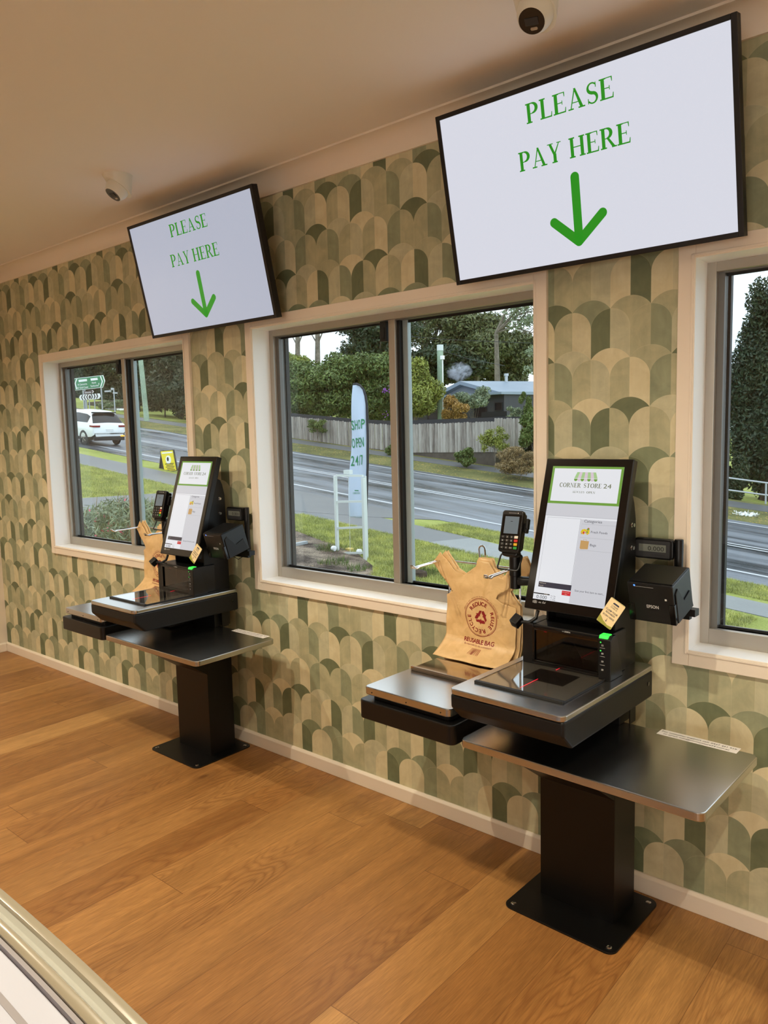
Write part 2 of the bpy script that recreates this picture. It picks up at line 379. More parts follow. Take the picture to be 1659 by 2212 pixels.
def G_Y(): return [R_(.31, 0, .31+T_, .46), R_(.23, 0, .52, t_), [(.10, .97), (.24, .97), (.43, .45), (.31, .42)], [(.62, .97), (.67, .97), (.43, .42), (.36, .46)], R_(.02, .955, .33, 1), R_(.53, .955, .76, 1)], .76
def G_H(): return stem(.08)+stem(.60)+[R_(.15, .48, .64, .53)], .84
def G_C():
    p = arcpts(.42, .5, .31, .465, 48, 312, 22); ws = [t_+(T_-t_)*math.sin(math.pi*k/22)**1.3 for k in range(23)]
    return stroke(p, ws)+[R_(.62, .70, .66, .97), R_(.62, .04, .66, .28)], .74
def G_O():
    p = arcpts(.44, .5, .33, .465, 0, 360, 32); ws = [t_+(T_-t_)*abs(math.cos(2*math.pi*k/32))**1.2 for k in range(33)]
    return stroke(p, ws), .88
def G_N(): return [R_(.10, 0, .15, 1), R_(.02, 0, .25, t_), R_(.02, .955, .2, 1), [(.10, 1), (.24, 1), (.74, 0), (.62, 0)], R_(.68, 0, .73, 1), R_(.58, .955, .82, 1)], .84
def G_T(): return [R_(.32, 0, .32+T_, 1), R_(.24, 0, .53, t_), R_(.05, .955, .72, 1), R_(.05, .76, .085, 1), R_(.685, .76, .72, 1)], .76
def G_W(): return [[(.08, .97), (.21, .97), (.42, 0), (.34, 0)], [(.34, 0), (.38, 0), (.58, .97), (.53, .97)], [(.48, .97), (.60, .97), (.80, 0), (.72, 0)], [(.72, 0), (.77, 0), (.98, .97), (.93, .97)], R_(.0, .955, .28, 1), R_(.86, .955, 1.06, 1)], 1.06
GLY = dict(P=G_P, R=G_R, L=G_L, E=G_E, A=G_A, S=G_S, Y=G_Y, H=G_H, C=G_C, O=G_O, N=G_N, T=G_T, W=G_W)
def serif(mb, txt, x0, x1, y, h, z):
    items = []; pen = 0
    for ch in txt:
        if ch == ' ': pen += .36; continue
        polys, w_ = GLY[ch](); items.append((pen, polys)); pen += w_+.04
    sx = (x1-x0)/(pen-.04)
    for px, polys in items:
        for q in polys: mb.poly([(x0+(px+a)*sx, y+b*h, z) for a, b in q])

# ================================================================ ROOM
XL, XR, YB = -5.9, 3.0, -7.0
WIN = [(-5.058, -3.396), (-2.939, -1.318), (-.867, .755)]
WZ0, WZ1, TW = .828, 2.150, .052
def struct(o, label=None, cat=None): return tag(o, label, cat, None, 'structure')
mb = MB(); mb.box(XL-.2, XR+.2, YB-.2, 0.2, -.2, 0); struct(mb.build('floor', 'oak'), 'honey oak floorboards running towards the window wall', 'floor')
mb = MB(); mb.box(XL-.2, XR+.2, YB-.2, .2, ZC, ZC+.2); struct(mb.build('ceiling', 'ceiling'), 'plain cream painted ceiling', 'ceiling')
mb = MB(); xs = [XL-.2]; holes = []
for a, b in WIN: xs += [a+.045, b-.045]; holes.append((a+.045, b-.045))
xs.append(XR+.2); zs = [0, WZ0+.045, WZ1-.045, ZC]
for i in range(len(xs)-1):
    if i % 2: mb.box(xs[i], xs[i+1], 0, .2, 0, zs[1]); mb.box(xs[i], xs[i+1], 0, .2, zs[2], ZC)
    else: mb.box(xs[i], xs[i+1], 0, .2, 0, ZC)
struct(mb.build('wall_front', 'wallpaper'), 'window wall papered in green and cream scallops', 'wall')
mb = MB(); mb.box(XL-.2, XL, YB, 0, 0, ZC); struct(mb.build('wall_left', 'paint'), 'plain cream end wall at the far left corner', 'wall')
mb = MB(); mb.box(XR, XR+.2, YB, 0, 0, ZC); struct(mb.build('wall_right', 'paint'))
mb = MB(); mb.box(XL-.2, XR+.2, YB-.2, YB, 0, ZC); struct(mb.build('wall_back', 'paint'))
mb = MB(); mb.prism([(0, 0), (-.016, 0), (-.016, .058), (-.008, .0675), (0, .0675)], XL, XR, 0); struct(mb.build('baseboard_front', 'paint', bevel=.002), 'low cream skirting board under the scallop wallpaper', 'skirting board')
mb = MB(); mb.prism([(XL, 0), (XL+.016, 0), (XL+.016, .058), (XL+.008, .0675), (XL, .0675)], YB, -.017, 1); struct(mb.build('baseboard_left', 'paint', bevel=.002), 'cream skirting board on the left end wall', 'skirting board')
cove = [(0, 2.683), (-.010, 2.683)]+[(-.010-.066*(1-math.cos(rad(a))), 2.683+.074*math.sin(rad(a))) for a in range(10, 91, 10)]+[(-.092, 2.757), (-.092, ZC), (0, ZC)]
mb = MB(); mb.prism(cove, XL, XR, 0); struct(mb.build('trim_1', 'paint', smooth=True), 'cream cove cornice between scallop wallpaper and ceiling', 'cornice')

def frame2(mb, x0, x1, z0, z1, w_, y0, y1, wb=None, wt=None):
    wb = wb or w_; wt = wt or w_
    mb.box(x0, x0+w_, y0, y1, z0, z1); mb.box(x1-w_, x1, y0, y1, z0, z1)
    mb.box(x0+w_, x1-w_, y0, y1, z0, z0+wb); mb.box(x0+w_, x1-w_, y0, y1, z1-wt, z1)
WLAB = ['left sliding window looking onto the green road sign and white car', 'middle sliding window behind the shop flag and palings fence', 'right sliding window looking onto the dark hedge and handrail']
for n, (a, b) in enumerate(WIN):
    W = thing('window_%d' % (n+1), WLAB[n], 'window', (a, 0, WZ0), kind='structure'); w_ = b-a; h = WZ1-WZ0
    mb = MB(); frame2(mb, 0, w_, 0, h, TW, -.016, 0); frame2(mb, TW-.012, w_-TW+.012, TW-.012, h-TW+.012, .008, -.020, -.016)
    mb.build('architrave', 'paint', W, bevel=.0025)
    mb = MB(); frame2(mb, TW-.007, w_-TW+.007, TW-.007, h-TW+.007, .0075, -.012, .098); mb.build('reveal', 'reveal', W, bevel=.001)
    ix0, ix1, iz0, iz1 = TW, w_-TW, TW, h-TW
    mb = MB(); frame2(mb, ix0, ix1, iz0, iz1, .028, .092, .17, .052, .030)
    mb.build('frame', 'alu', W, bevel=.0015)
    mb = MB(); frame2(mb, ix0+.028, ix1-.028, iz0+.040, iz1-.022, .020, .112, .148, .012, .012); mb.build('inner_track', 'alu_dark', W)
    mx = ix0+.752
    mb = MB(); mb.box(mx, mx+.036, .104, .122, iz0+.05, iz1-.028); mb.build('sash_stile', 'alu', W, bevel=.002)
    mb = MB(); mb.box(mx+.036, mx+.050, .118, .15, iz0+.05, iz1-.028); mb.box(ix0+.050, mx, .126, .134, iz0+.052, iz0+.060); mb.box(ix0+.050, mx, .126, .134, iz1-.042, iz1-.030); mb.box(ix0+.026, ix0+.057, .147, .169, iz0+.052, iz1-.03)
    mb.box(mx+.05, ix1-.05, .146, .154, iz0+.052, iz0+.060); mb.box(mx+.05, ix1-.05, .146, .154, iz1-.044, iz1-.030)
    mb.build('gasket', 'gasket', W)
    mb = MB(); mb.box(mx+.044, mx+.076, .140, .165, iz0+.05, iz1-.028); mb.build('fixed_stile', 'alu_grey', W, bevel=.002)
    mb = MB(); mb.box(ix0+.052, mx+.002, .128, .132, iz0+.056, iz1-.034); mb.build('pane', 'glass', W)
    mb = MB(); mb.box(mx+.07, ix1-.05, .150, .154, iz0+.056, iz1-.034); mb.build('pane', 'glass', W)
    mb = MB(); mb.box(mx-.040, mx-.006, .094, .124, iz1-.118, iz1-.034); mb.box(mx-.034, mx-.012, .088, .094, iz1-.108, iz1-.060); mb.build('sash_lock', 'gasket', W, bevel=.003)

# downlights recessed in the ceiling, all above and behind the view
for n, (x, y) in enumerate(SPOTS):
    L = thing('downlight', ['leftmost', 'second', 'third', 'fourth', 'fifth', 'rightmost', 'leftmost', 'middle', 'rightmost'][n]+' recessed ceiling downlight in the row '+('near the windows' if n < 6 else 'behind the camera'), 'light', (x, y, ZC), group='ceiling downlights')
    mb = MB(); mb.lathe([(.032, -.001), (.034, -.006), (.045, -.005), (.046, 0), (.032, 0)], n=28); mb.build('trim_ring', 'camwhite', L, smooth=True)
    mb = MB(); mb.lathe([(.030, -.002), (.030, -.0005)], n=24); mb.build('diffuser', 'lampdisc', L)
    ld = bpy.data.lights.new('downlight_beam', 'SPOT'); ld.energy = SPOT*(1 if n < 6 else .45); ld.color = SPOT_COL; ld.spot_size = rad(150); ld.spot_blend = .9; ld.shadow_soft_size = .014
    lo = bpy.data.objects.new('downlight_beam', ld); COL.objects.link(lo); lo.parent = L; lo.location = (0, 0, -.012)

# ================================================================ TELEVISIONS
tt = rad(11.95)
TVT = Matrix(((1, 0, 0, 0), (0, -math.sin(tt), -math.cos(tt), 0), (0, math.cos(tt), -math.sin(tt), 0), (0, 0, 0, 1)))
def make_tv():
    tv = thing('television', 'x', 'television')
    mb = MB(TVT); hw, hh = .491, .2815
    mb.box(-hw, -.4745, -hh, hh, -.012, .0035); mb.box(.4745, hw, -hh, hh, -.012, .0035); mb.box(-.4745, .4745, -hh, -.2665, -.012, .0035); mb.box(-.4745, .4745, .2665, hh, -.012, .0035)
    mb.box(-hw, hw, -hh, hh, -.030, -.012)
    mb.build('bezel', 'tvbezel', tv, bevel=.0015)
    mb = MB(TVT); mb.rbox(-.36, .36, -.2, .16, -.058, -.030, .02); mb.build('back_housing', 'black_pl', tv, bevel=.004)
    mb = MB(TVT); mb.box(-.4746, .4746, -.2666, .2666, -.010, .001); scr = mb.build('screen', 'tvscreen', tv)
    mb = MB(TVT); serif(mb, 'PLEASE', -.147, .147, .171, .058, .0016); serif(mb, 'PAY HERE', -.189, .188, .037, .058, .0016); mb.build('lettering', 'green_txt', scr)
    mb = MB(TVT); r = .0145
    def cap(a, b, z=.0016):
        d = math.atan2(b[1]-a[1], b[0]-a[0]); p = [(a[0]+r*math.cos(d+rad(t)), a[1]+r*math.sin(d+rad(t)), z) for t in range(90, 271, 15)]+[(b[0]+r*math.cos(d+rad(t)), b[1]+r*math.sin(d+rad(t)), z) for t in range(-90, 91, 15)]
        mb.poly(p)
    cap((.0, -.018), (-.003, -.205)); cap((-.084, -.140), (-.004, -.211)); cap((.082, -.140), (-.004, -.211)); mb.build('arrow', 'green_txt', scr)
    mb = MB(); mb.box(-.26, .26, .100, .1455, -.12, .06); mb.box(-.1, .1, .04, .13, -.03, .03); mb.build('wall_bracket', 'black', tv)
    return tv
tv1 = make_tv(); tv2 = copy_tree(tv1)
for ch in tv2.children:
    if ch.name.startswith('screen'): ch.data = ch.data.copy(); ch.data.materials[0] = M['tvscreen_b']
tv1.location = (-3.1074, -.1493, 2.3895); tag(tv1, 'smaller looking television above the left window reading please pay here', 'television', 'payment sign televisions')
tv2.location = (-1.1463, -.1519, 2.395); tag(tv2, 'nearest large television at the upper right reading please pay here', 'television', 'payment sign televisions')

# ================================================================ SECURITY CAMERAS
def make_cam():
    c = thing('security_camera', 'x', 'security camera')
    mb = MB(); n = 36; A, B, D = [], [], []
    for k in range(n):
        a = 2*math.pi*k/n; ca, sa = math.cos(a), math.sin(a); s_ = ca*.35+sa*.94
        A.append(mb.v((.066*ca, .066*sa, 0))); B.append(mb.v((.064*ca, .064*sa, -.004))); D.append(mb.v((.055*ca, .055*sa, -.052-.036*s_)))
    for P, Q in ((A, B), (B, D)):
        for k in range(n): mb.face([P[k], P[(k+1) % n], Q[(k+1) % n], Q[k]])
    mb.face(A); mb.face(D); mb.build('mount_housing', 'camwhite', c, smooth=True)
    d = Vector((-.10, -.58, -.80)).normalized(); q = Vector((0, 0, -1)).rotation_difference(d).to_matrix().to_4x4(); q.translation = (0, -.004, -.058)
    mb = MB(q); mb.lathe([(.001, .05)]+[(.050*math.sin(rad(a)), .050*math.cos(rad(a))) for a in range(10, 128, 8)]+[(.038, -.036), (.036, -.038), (.035, -.036)], n=32); ball = mb.build('camera_ball', 'camwhite', c, smooth=True)
    mb = MB(q); mb.lathe([(.0355, -.034), (.0355, -.0375), (.001, -.0380)], n=32); mb.build('lens_window', 'black_gl', ball)
    mb = MB(q); 
    mb.prism([(-.019, -.010), (.019, -.010), (.019, .010), (-.019, .010)], -.0400, -.0372); mb.build('lens', 'dark_grey', ball, bevel=.002)
    mb = MB(q); mb.prism([(x*1.0+.003, y+.020) for x, y in rr(-.010, .010, -.004, .004, .0038)], -.0392, -.0372); mb.build('infrared_lamp', 'alu', ball)
    return c
c1 = make_cam(); c2 = copy_tree(c1)
c1.location = (-3.20, -.49, ZC); tag(c1, 'white dome security camera on the ceiling left of the smaller television', 'security camera', 'ceiling security cameras')
c2.location = (-1.086, -.50, ZC); tag(c2, 'white dome security camera cut by the top edge above the nearest television', 'security camera', 'ceiling security cameras'); c2.rotation_euler[2] = rad(12)

# ================================================================ SELF CHECKOUTS
mt = rad(17.3); MO = Vector((-.0242, .1041, 1.2522))
MT = Matrix.Translation(MO) @ Matrix(((1, 0, 0, 0), (0, math.sin(mt), -math.cos(mt), 0), (0, math.cos(mt), math.sin(mt), 0), (0, 0, 0, 1)))
def make_kiosk():
    K = thing('self_checkout', 'x', 'self-checkout')
    mb = MB(); mb.rbox(-.199, .196, -.082, .266, 0, .006, .03); base = mb.build('base_plate', 'black', K, bevel=.001)
    for x, y in ((-.172, -.055), (.17, -.055), (.17, .238), (-.172, .238)):
        mb = MB(); mb.lathe([(.009, .006), (.009, .0075), (.006, .0095), (.003, .0085)], (x, y, 0), 14); mb.build('bolt', 'chrome', base)
    mb = MB(); mb.box(-.1333, .1333, .055, .206, .006, .617); mb.build('column', 'black', K, bevel=.001)
    mb = MB(); mb.prism([(.058, .42), (-.21, .606), (-.21, .617), (.058, .617)], -.1325, .1325, 0); mb.build('shelf_bracket', 'black', K, bevel=.001)
    mb = MB(); mb.rbox(-.2232, .5202, -.2785, .1675, .617, .6412, .022); sh = mb.build('bagging_shelf', 'steel', K, bevel=.003)
    mb = MB(); mb.box(.229, .466, .139, .183, .6412, .6417)
    mb.mi = 1; mb.text('For customer support call: 0427 451 919', .347, .164, .0118, .6420, w=.222, bold=.012); mb.text('or email: info@cornerstore24.com.au', .345, .147, .0118, .6420, w=.196, bold=.012)
    l = mb.build('support_label', ['label', 'ink'], sh); l['label'] = 'white paper strip with contact details'
    # deck
    mb = MB(); mb.prism([(-.350, .813), (-.350, .770), (-.300, .722), (.233, .722), (.233, .813)], -.2025, .1765, 0); body = mb.build('deck_housing', 'black_matte', K, bevel=.009, segs=3)
    mb = MB(); mb.lathe([(.007, .1765), (.007, .1785), (.004, .1790)], (0, .195, .775), 14, 0); mb.build('key_lock', 'black_gl', body)
    mb = MB(); mb.rbox(-.2048, .1783, -.3538, .2349, .8125, .8291, .022); deck = mb.build('deck_top', 'steel', K, bevel=.003)
    mb = MB(); mb.box(-.171, .127, -.262, .022, .8292, .8296); mb.mi = 1; mb.box(-.085, .055, -.135, -.025, .8294, .8299); mb.build('scanner_bed', ['alu', 'gasket'], deck)
    mb = MB(); mb.box(-.170, .125, -.255, .020, .8312, .8335); mb.build('scanner_glass', 'scan_glass', deck)
    mb = MB(); mb.box(-.172, .128, -.268, -.255, .8291, .8365); mb.box(.1255, .1295, -.262, .02, .8291, .8345); mb.box(-.1745, -.171, -.262, .02, .8291, .8325); mb.build('glass_edging', 'gasket', deck, bevel=.001)
    for a_, b_ in ((-.23, -.13), (-.02, .008)):
        mb = MB(); mb.box(-.0328, -.0315, a_, b_, .8337, .8340); mb.build('laser_line', 'led_red', deck)
    # scanner tower: hollow box with a dark window
    mb = MB(); z0, z1 = .8291, .963
    mb.box(-.169, -.128, .004, .135, z0, z1); mb.box(.105, .128, .004, .135, z0, z1); mb.box(-.128, .105, .004, .135, .950, z1); mb.box(-.128, .105, .004, .135, z0, .842); mb.box(-.128, .105, .110, .135, .842, .950)
    tw = mb.build('scanner_tower', 'black_pl', K, bevel=.003)
    mb = MB(); frame2(mb, -.130, .107, .838, .955, .008, .0, .006); mb.build('window_bezel', 'black_gl', tw, bevel=.001)
    mb = MB(); mb.box(-.124, .101, .0065, .0085, .844, .949); mb.build('scanner_window', 'scan_glass_dark', tw)
    mb = MB(); mb.poly([(-.05, .10, .846), (-.085, .03, .846), (-.02, .05, .915)]); mb.poly([(-.02, .05, .915), (.0, .10, .846), (-.05, .10, .846)]); mb.poly([(.02, .06, .846), (-.02, .045, .86), (-.028, .09, .90)]); mb.box(.03, .098, .09, .108, .846, .87)
    mb.build('mirror', 'steel_mirror', tw)
    mb = MB(); mb.lathe([(.006, -.002), (.004, .002), (.001, .003)], (-.098, .03, .940), 12, 1); mb.build('red_lamp', 'led_red', tw)
    mb = MB(); mb.prism([(.004-.012, z0), (.004-.012, .955), (.006, .966), (.03, .966), (.075, z0)], .106, .146, 0); pil = mb.build('button_pillar', 'black_pl', tw, bevel=.002)
    mb = MB(); mb.prism([(-.0085, .958), (-.004, .9675), (.022, .9685), (.022, .960)], .107, .135, 0); mb.build('status_light', 'led_green', pil, bevel=.001)
    mb = MB(MB_front(-.0085)); mb.mi = 0; mb.disc(.113, .946, .0022); mb.disc(.113, .920, .0022)
    mb.mi = 1
    for z in (.9285, .902, .8755): mb.rect(.111, z, .127, z+.0008)
    for z in (.937, .9115, .887, .861):
        mb.rect(.1155, z-.0022, .1225, z-.0012); mb.rect(.1155, z+.0012, .1225, z+.0022); mb.rect(.1165, z-.001, .1175, z+.001); mb.rect(.1205, z-.001, .1215, z+.001)
    mb.build('button_icons', ['led_green', 'white_print'], pil)
    mb = MB(MB_front(-.0005)); mb.text('ZEBRA', -.004, .9545, .0068, w=.021, shear=.2, bold=.006); mb.text('<<', -.0185, .9545, .0068, w=.006); mb.build('maker_mark', 'white_print', tw)
    # neck and side plates
    mb = MB(); mb.box(-.118, .112, .130, .226, .6412, 1.02); mb.build('rear_neck', 'black', K, bevel=.002)
    pr = [(.228, .829), (.222, 1.30), (.210, 1.352), (.198, 1.376), (.186, 1.381), (.176, 1.372), (.146, 1.275), (.080, 1.06), (.080, .829)]
    mb = MB(); mb.prism(pr, .112, .118, 0); sp_ = mb.build('side_plate', 'black', K, bevel=.001)
    for y, z in ((.188, 1.284), (.186, 1.211)):
        mb = MB(); mb.lathe([(.0075, .118), (.0075, .121), (.0035, .1215), (.0035, .126), (.006, .1265), (.006, .1285), (.002, .1285)], (0, y, z), 14, 0); mb.build('screw', 'chrome', sp_)
    mb = MB(); mb.prism(pr, -.124, -.118, 0); mb.build('side_plate', 'black', K, bevel=.001)
    mb = MB(); mb.box(-.118, .112, .175, .205, 1.10, 1.26); mb.build('monitor_mount', 'black', K)
    mb = MB(); mb.box(.13, .134, .16, .2, .6412, .722); mb.build('cable_cover', 'black', K)
    # monitor
    mb = MB(MT); mb.box(-.1545, .1535, -.2575, .2525, -.030, -.001); mb.prism([(-.125, -.21), (.125, -.21), (.125, .21), (-.125, .21)], -.052, -.030)
    mon = mb.build('monitor', 'black_pl', K, bevel=.003)
    mb = MB(MT); z = .0002; m_ = ['black_gl', 'scr_white', 'scr_green', 'scr_grey', 'scr_line', 'scr_dark', 'scr_red']
    mb.box(-.151, .150, -.254, .249, -.001, z)
    mb.mi = 1; mb.rect(-.126, -.2235, .126, .226, z+.0002); mb.rect(-.125, -.2235, -.065, -.206, z+.0010)
    mb.mi = 2; mb.rect(-.126, .099, .126, .226, z+.0004); mb.mi = 1; mb.rect(-.1175, .1075, .1175, .2185, z+.0006)
    mb.mi = 3; mb.rect(-.126, .058, .126, .099, z+.0004); mb.rect(.005, -.222, .126, .051, z+.0004)
    mb.mi = 4; mb.rect(-.126, .0570, .126, .0580, z+.0006); mb.rect(-.116, .0510, .004, .0518, z+.0006); mb.rect(-.1165, -.163, -.1157, .0515, z+.0006); mb.rect(.003, -.164, .0042, .0515, z+.0006)
    mb.rect(.010, .0355, .126, .0362, z+.0006); mb.rect(.010, -.0085, .126, -.0078, z+.0006); mb.rect(.010, -.0490, .126, -.0483, z+.0006)
    mb.mi = 5; mb.rect(-.1125, -.182, .006, -.1645, z+.0008)
    mb.mi = 6; mb.rect(-.0245, -.1995, .0065, -.185, z+.0008)
    mb.mi = 0; mb.rect(-.125, -.2060, -.066, -.2025, z+.0012)
    scr = mb.build('touch_screen', m_, mon)
    mb = MB(MT); z = .0014
    n_s = 7
    for k in range(n_s):
        mb.mi = 0 if k % 2 == 0 else 1
        a0 = -.033+.066*k/n_s; a1 = -.033+.066*(k+1)/n_s; b0 = -.041+.082*k/n_s; b1 = -.041+.082*(k+1)/n_s
        mb.poly([(b0, .186, z), (b1, .186, z), (a1, .2065, z), (a0, .2065, z)])
        mb.mi = 2 if k % 2 == 0 else 1
        mb.poly([(b0, .1845, z)]+[((b0+b1)/2+(b1-b0)/2*math.cos(t), .1815+.0055*math.sin(t), z) for t in np.linspace(math.pi, 2*math.pi, 9)]+[(b1, .1845, z)])
    mb.build('awning_logo', ['scr_lgreen', 'scr_pink', 'scr_green'], scr)
    mb = MB(MT); serif(mb, 'CORNER', -.091, -.014, .155, .0145, z); serif(mb, 'STORE', -.004, .059, .155, .0145, z); mb.text('24', .0785, .155, .0205, z, w=.027)
    serif(mb, 'ALWAYS', -.041, .002, .1365, .0068, z); serif(mb, 'OPEN', .009, .040, .1365, .0068, z); mb.build('shop_name', 'scr_olive', scr)
    mb = MB(MT); mb.text('Categories', .0165, .0415, .0125, z, 'LEFT', w=.061); mb.text('Fresh Foods', .0445, .0080, .0108, z, 'LEFT', w=.056); mb.text('Bags', .0475, -.0335, .0108, z, 'LEFT', w=.021); mb.text('Scan your first item to start...', .019, -.1825, .0092, z, 'LEFT', w=.100)
    mb.text('0.000', -.0935, -.2205, .0160, z+.0004, w=.038); mb.text('Max 100g', -.053, -.2085, .0045, z+.0004); mb.text('Min  100g', -.053, -.2145, .0045, z+.0004); mb.text('e = 0.005g', -.053, -.2205, .0045, z+.0004)
    mb.build('screen_text', 'scr_text', scr)
    mb = MB(MT); mb.text('Total Items', -.110, -.1705, .0052, z, 'LEFT'); mb.text('Total $', -.110, -.1790, .0052, z, 'LEFT'); mb.text('Cancel Last', -.009, -.1912, .0050, z, w=.025); mb.text('Item', -.009, -.1970, .0050, z)
    mb.text('Weight', -.080, -.2052, .0045, z+.0006); mb.text('(@)', -.116, -.2352, .0105, z); mb.text('no. Gel', -.090, -.2350, .0085, z, shear=.3); mb.build('screen_captions', 'white_print', scr)
    mb = MB(MT); r2 = random.Random(4)
    for k in range(26):
        mb.mi = r2.choice([0, 1, 1, 2, 3]); mb.disc(.026+r2.uniform(-.012, .012), .0115+r2.uniform(-.007, .010)*(1), r2.uniform(.0025, .0045), z+.00002*k, 10)
    mb.build('fruit_picture', ['scr_red', 'scr_yellow', 'scr_green', 'scr_kraft'], scr)
    mb = MB(MT); mb.poly([(.0145, -.043, z), (.018, -.046, z), (.043, -.0445, z), (.0435, -.0185, z), (.0145, -.0175, z)]); mb.tube([(.023, -.018, z), (.024, -.0135, z), (.034, -.0135, z), (.035, -.018, z)], .0006, 5); mb.build('paper_bag_picture', 'scr_kraft', scr)
    # round view camera on a bent arm, lower left of the monitor
    mb = MB(); mb.tube([(-.135, .045, 1.0), (-.137, .035, .975), (-.150, .015, .962), (-.175, .0, .965)], .006, 10); arm = mb.build('camera_arm', 'black_pl', K, smooth=True)
    q = Matrix.Translation((-.186, -.004, .966)) @ Matrix.Rotation(rad(-20), 4, 'Z') @ Matrix.Rotation(rad(38), 4, 'X') @ Matrix.Rotation(rad(20), 4, 'Y')
    mb = MB(q); mb.rbox(-.015, .015, -.018, .018, -.016, .016, .004); wc = mb.build('lane_camera', 'black_pl', arm, bevel=.003)
    mb = MB(q); mb.lathe([(.009, -.0185), (.009, -.0195), (.002, -.0195)], (0, 0, -.001), 16, 1); mb.build('lens', 'black_gl', arm)
    # payment terminal
    mb = MB(); mb.cyl((-.279, .135, 1.040), (-.279, .135, 1.165), .0185, 24); mb.cyl((-.279, .135, 1.085), (-.279, .135, 1.165), .0205, 24); pole = mb.build('terminal_post', 'black_pl', K, bevel=.002, smooth=True)
    mb = MB(); mb.tube([(-.265, .135, 1.068), (-.22, .145, 1.070), (-.12, .165, 1.075)], [.017, .0155, .0145], 16); mb.build('terminal_arm', 'black_pl', pole, smooth=True)
    mb = MB(); rp = [(x, z) for x, z in rr(-.324, -.238, 1.113, 1.163, .009, 4)]; mb.tube([(x, .118+(z-1.113)*-.0-.03*(1.163-z)/.05, z) for x, z in rp], .003, 8, True); mb.build('cable_guard', 'black_pl', pole, smooth=True)
    q = Matrix.Translation((-.273, .098, 1.246)) @ Matrix.Rotation(rad(6), 4, 'Z') @ Matrix.Rotation(rad(-17), 4, 'X') @ Matrix(((1, 0, 0, 0), (0, 0, -1, 0), (0, 1, 0, 0), (0, 0, 0, 1)))
    mb = MB(q); mb.prism(rr(-.040, .040, -.072, .074, .010), -.020, 0); mb.prism(rr(-.034, .034, -.062, .070, .010), -.045, -.018); te = mb.build('payment_terminal', 'black_pl', K, bevel=.004, segs=3)
    mb = MB(q); mb.rect(-.0345, -.064, .0345, .058, .0006); mb.mi = 1; mb.rect(-.026, -.008, .027, .052, .0012); mb.mi = 0; mb.rect(-.004, .034, .004, .0355, .0016); mb.mi = 2; mb.rect(-.015, .0635, .015, .0645, .0006); mb.disc(.020, .064, .0020, .0006, 10); mb.build('terminal_display', ['black_gl', 'scr_lcd', 'white_print'], te)
    mb = MB(q); mb2 = MB(q)
    for r_ in range(4):
        for c_ in range(4):
            x = -.0255+.0165*c_; y = -.0195-.0125*r_; wk = .0135
            mb.mi = 0 if c_ < 3 else (1, 2, 3, 4)[r_]
            mb.box(x-wk/2, x+wk/2, y-.0045, y+.0045, 0, .0022)
            if c_ < 3: mb2.text(['1', '2', '3', '4', '5', '6', '7', '8', '9', '<', '0', 'FUNC'][r_*3+c_], x, y-.0028, .0072, .0025, w=.010 if r_*3+c_ == 11 else None, bold=.01)
    kp = mb.build('keypad', ['key', 'key_white', 'key_red', 'key_yellow', 'key_green'], te, bevel=.0006); mb2.build('key_numbers', 'white_print', te)
    mb = MB(q); mb.prism(rr(-.030, .030, -.085, -.05, .012), -.040, -.010); mb.box(.038, .052, .0, .035, -.035, -.015); mb.box(.044, .056, .012, .05, -.03, -.012); mb.build('terminal_cradle', 'black_pl', te, bevel=.004)
    # receipt printer
    q = Matrix.Translation((.240, .041, 1.131)) @ Matrix.Rotation(rad(16), 4, 'X')
    mb = MB(q); mb.box(-.069, .069, 0, .140, -.127, 0); pr_ = mb.build('receipt_printer', 'black_pl', K, bevel=.004)
    mb = MB(q); mb.box(-.066, .066, .010, .128, 0, .0025); mb.build('printer_lid', 'black_pl', pr_, bevel=.001)
    mb = MB(q); mb.prism([(.012, -.125), (.012, -.030), (.030, -.018), (.068, -.075), (.118, -.065), (.132, -.125)], .069, .073, 0); mb.build('printer_side_cover', 'black_matte', pr_, bevel=.002)
    for a_, b_, c_ in ((-.071, -.052, -.070), (.054, .071, -.060)):
        mb = MB(q); mb.box(a_, b_, -.0025, .01, -.125, c_); mb.build('printer_foot', 'black_gl', pr_, bevel=.001)
    mb = MB(q @ MB_front(-.0006)); mb.text('EPSON', .004, -.078, .0145, w=.036, bold=.012); mb.rect(.043, -.048, .049, -.042); mb.rect(-.046, -.0108, .012, -.0100); mb.build('printer_marks', 'white_print', pr_)
    mb = MB(q @ MB_front(-.0008)); mb.disc(-.046, -.0075, .0028, 0, 12); mb.build('power_light', 'led_blue', pr_)
    mb = MB(); mb.box(.135, .300, .205, .225, 1.0, 1.04); mb.box(.288, .318, .20, .235, 1.012, 1.034); mb.tube([(.17, .21, 1.0), (.22, .21, .985), (.29, .215, 1.02)], .002, 6); mb.build('printer_bracket', 'black', K, bevel=.002)
    # customer display and its post
    mb = MB(); mb.rbox(.104, .232, .240, .262, 1.172, 1.238, .012, ax=1); cd_ = mb.build('weight_display', 'black_pl', K, bevel=.003)
    mb = MB(); mb.rbox(.110, .222, .2385, .2402, 1.178, 1.231, .004, ax=1); mb.mi = 1; mb.box(.122, .210, .2375, .2387, 1.196, 1.219); mb.mi = 2
    mb.T = MB_front(.2371); mb.text('0.000', .178, 1.1995, .020, w=.052); mb.text('Max 15kg Min 100g e=5g', .185, 1.185, .0042); mb.build('display_panel', ['dark_grey', 'lcd_dim', 'ink'], cd_)
    mb = MB(); mb.cyl((.246, .252, 1.02), (.246, .252, 1.240), .0135, 20); mb.build('display_post', 'black_pl', K, bevel=.002, smooth=True)
    # bagging scale on the left
    mb = MB(); mb.rbox(-.665, -.254, -.272, .235, .604, .670, .022); tr = mb.build('scale_tray', 'black_pl', K, bevel=.004)
    mb = MB(); mb.rbox(-.625, -.290, -.240, .205, .670, .690, .012); mb.build('scale_neck', 'black_matte', tr)
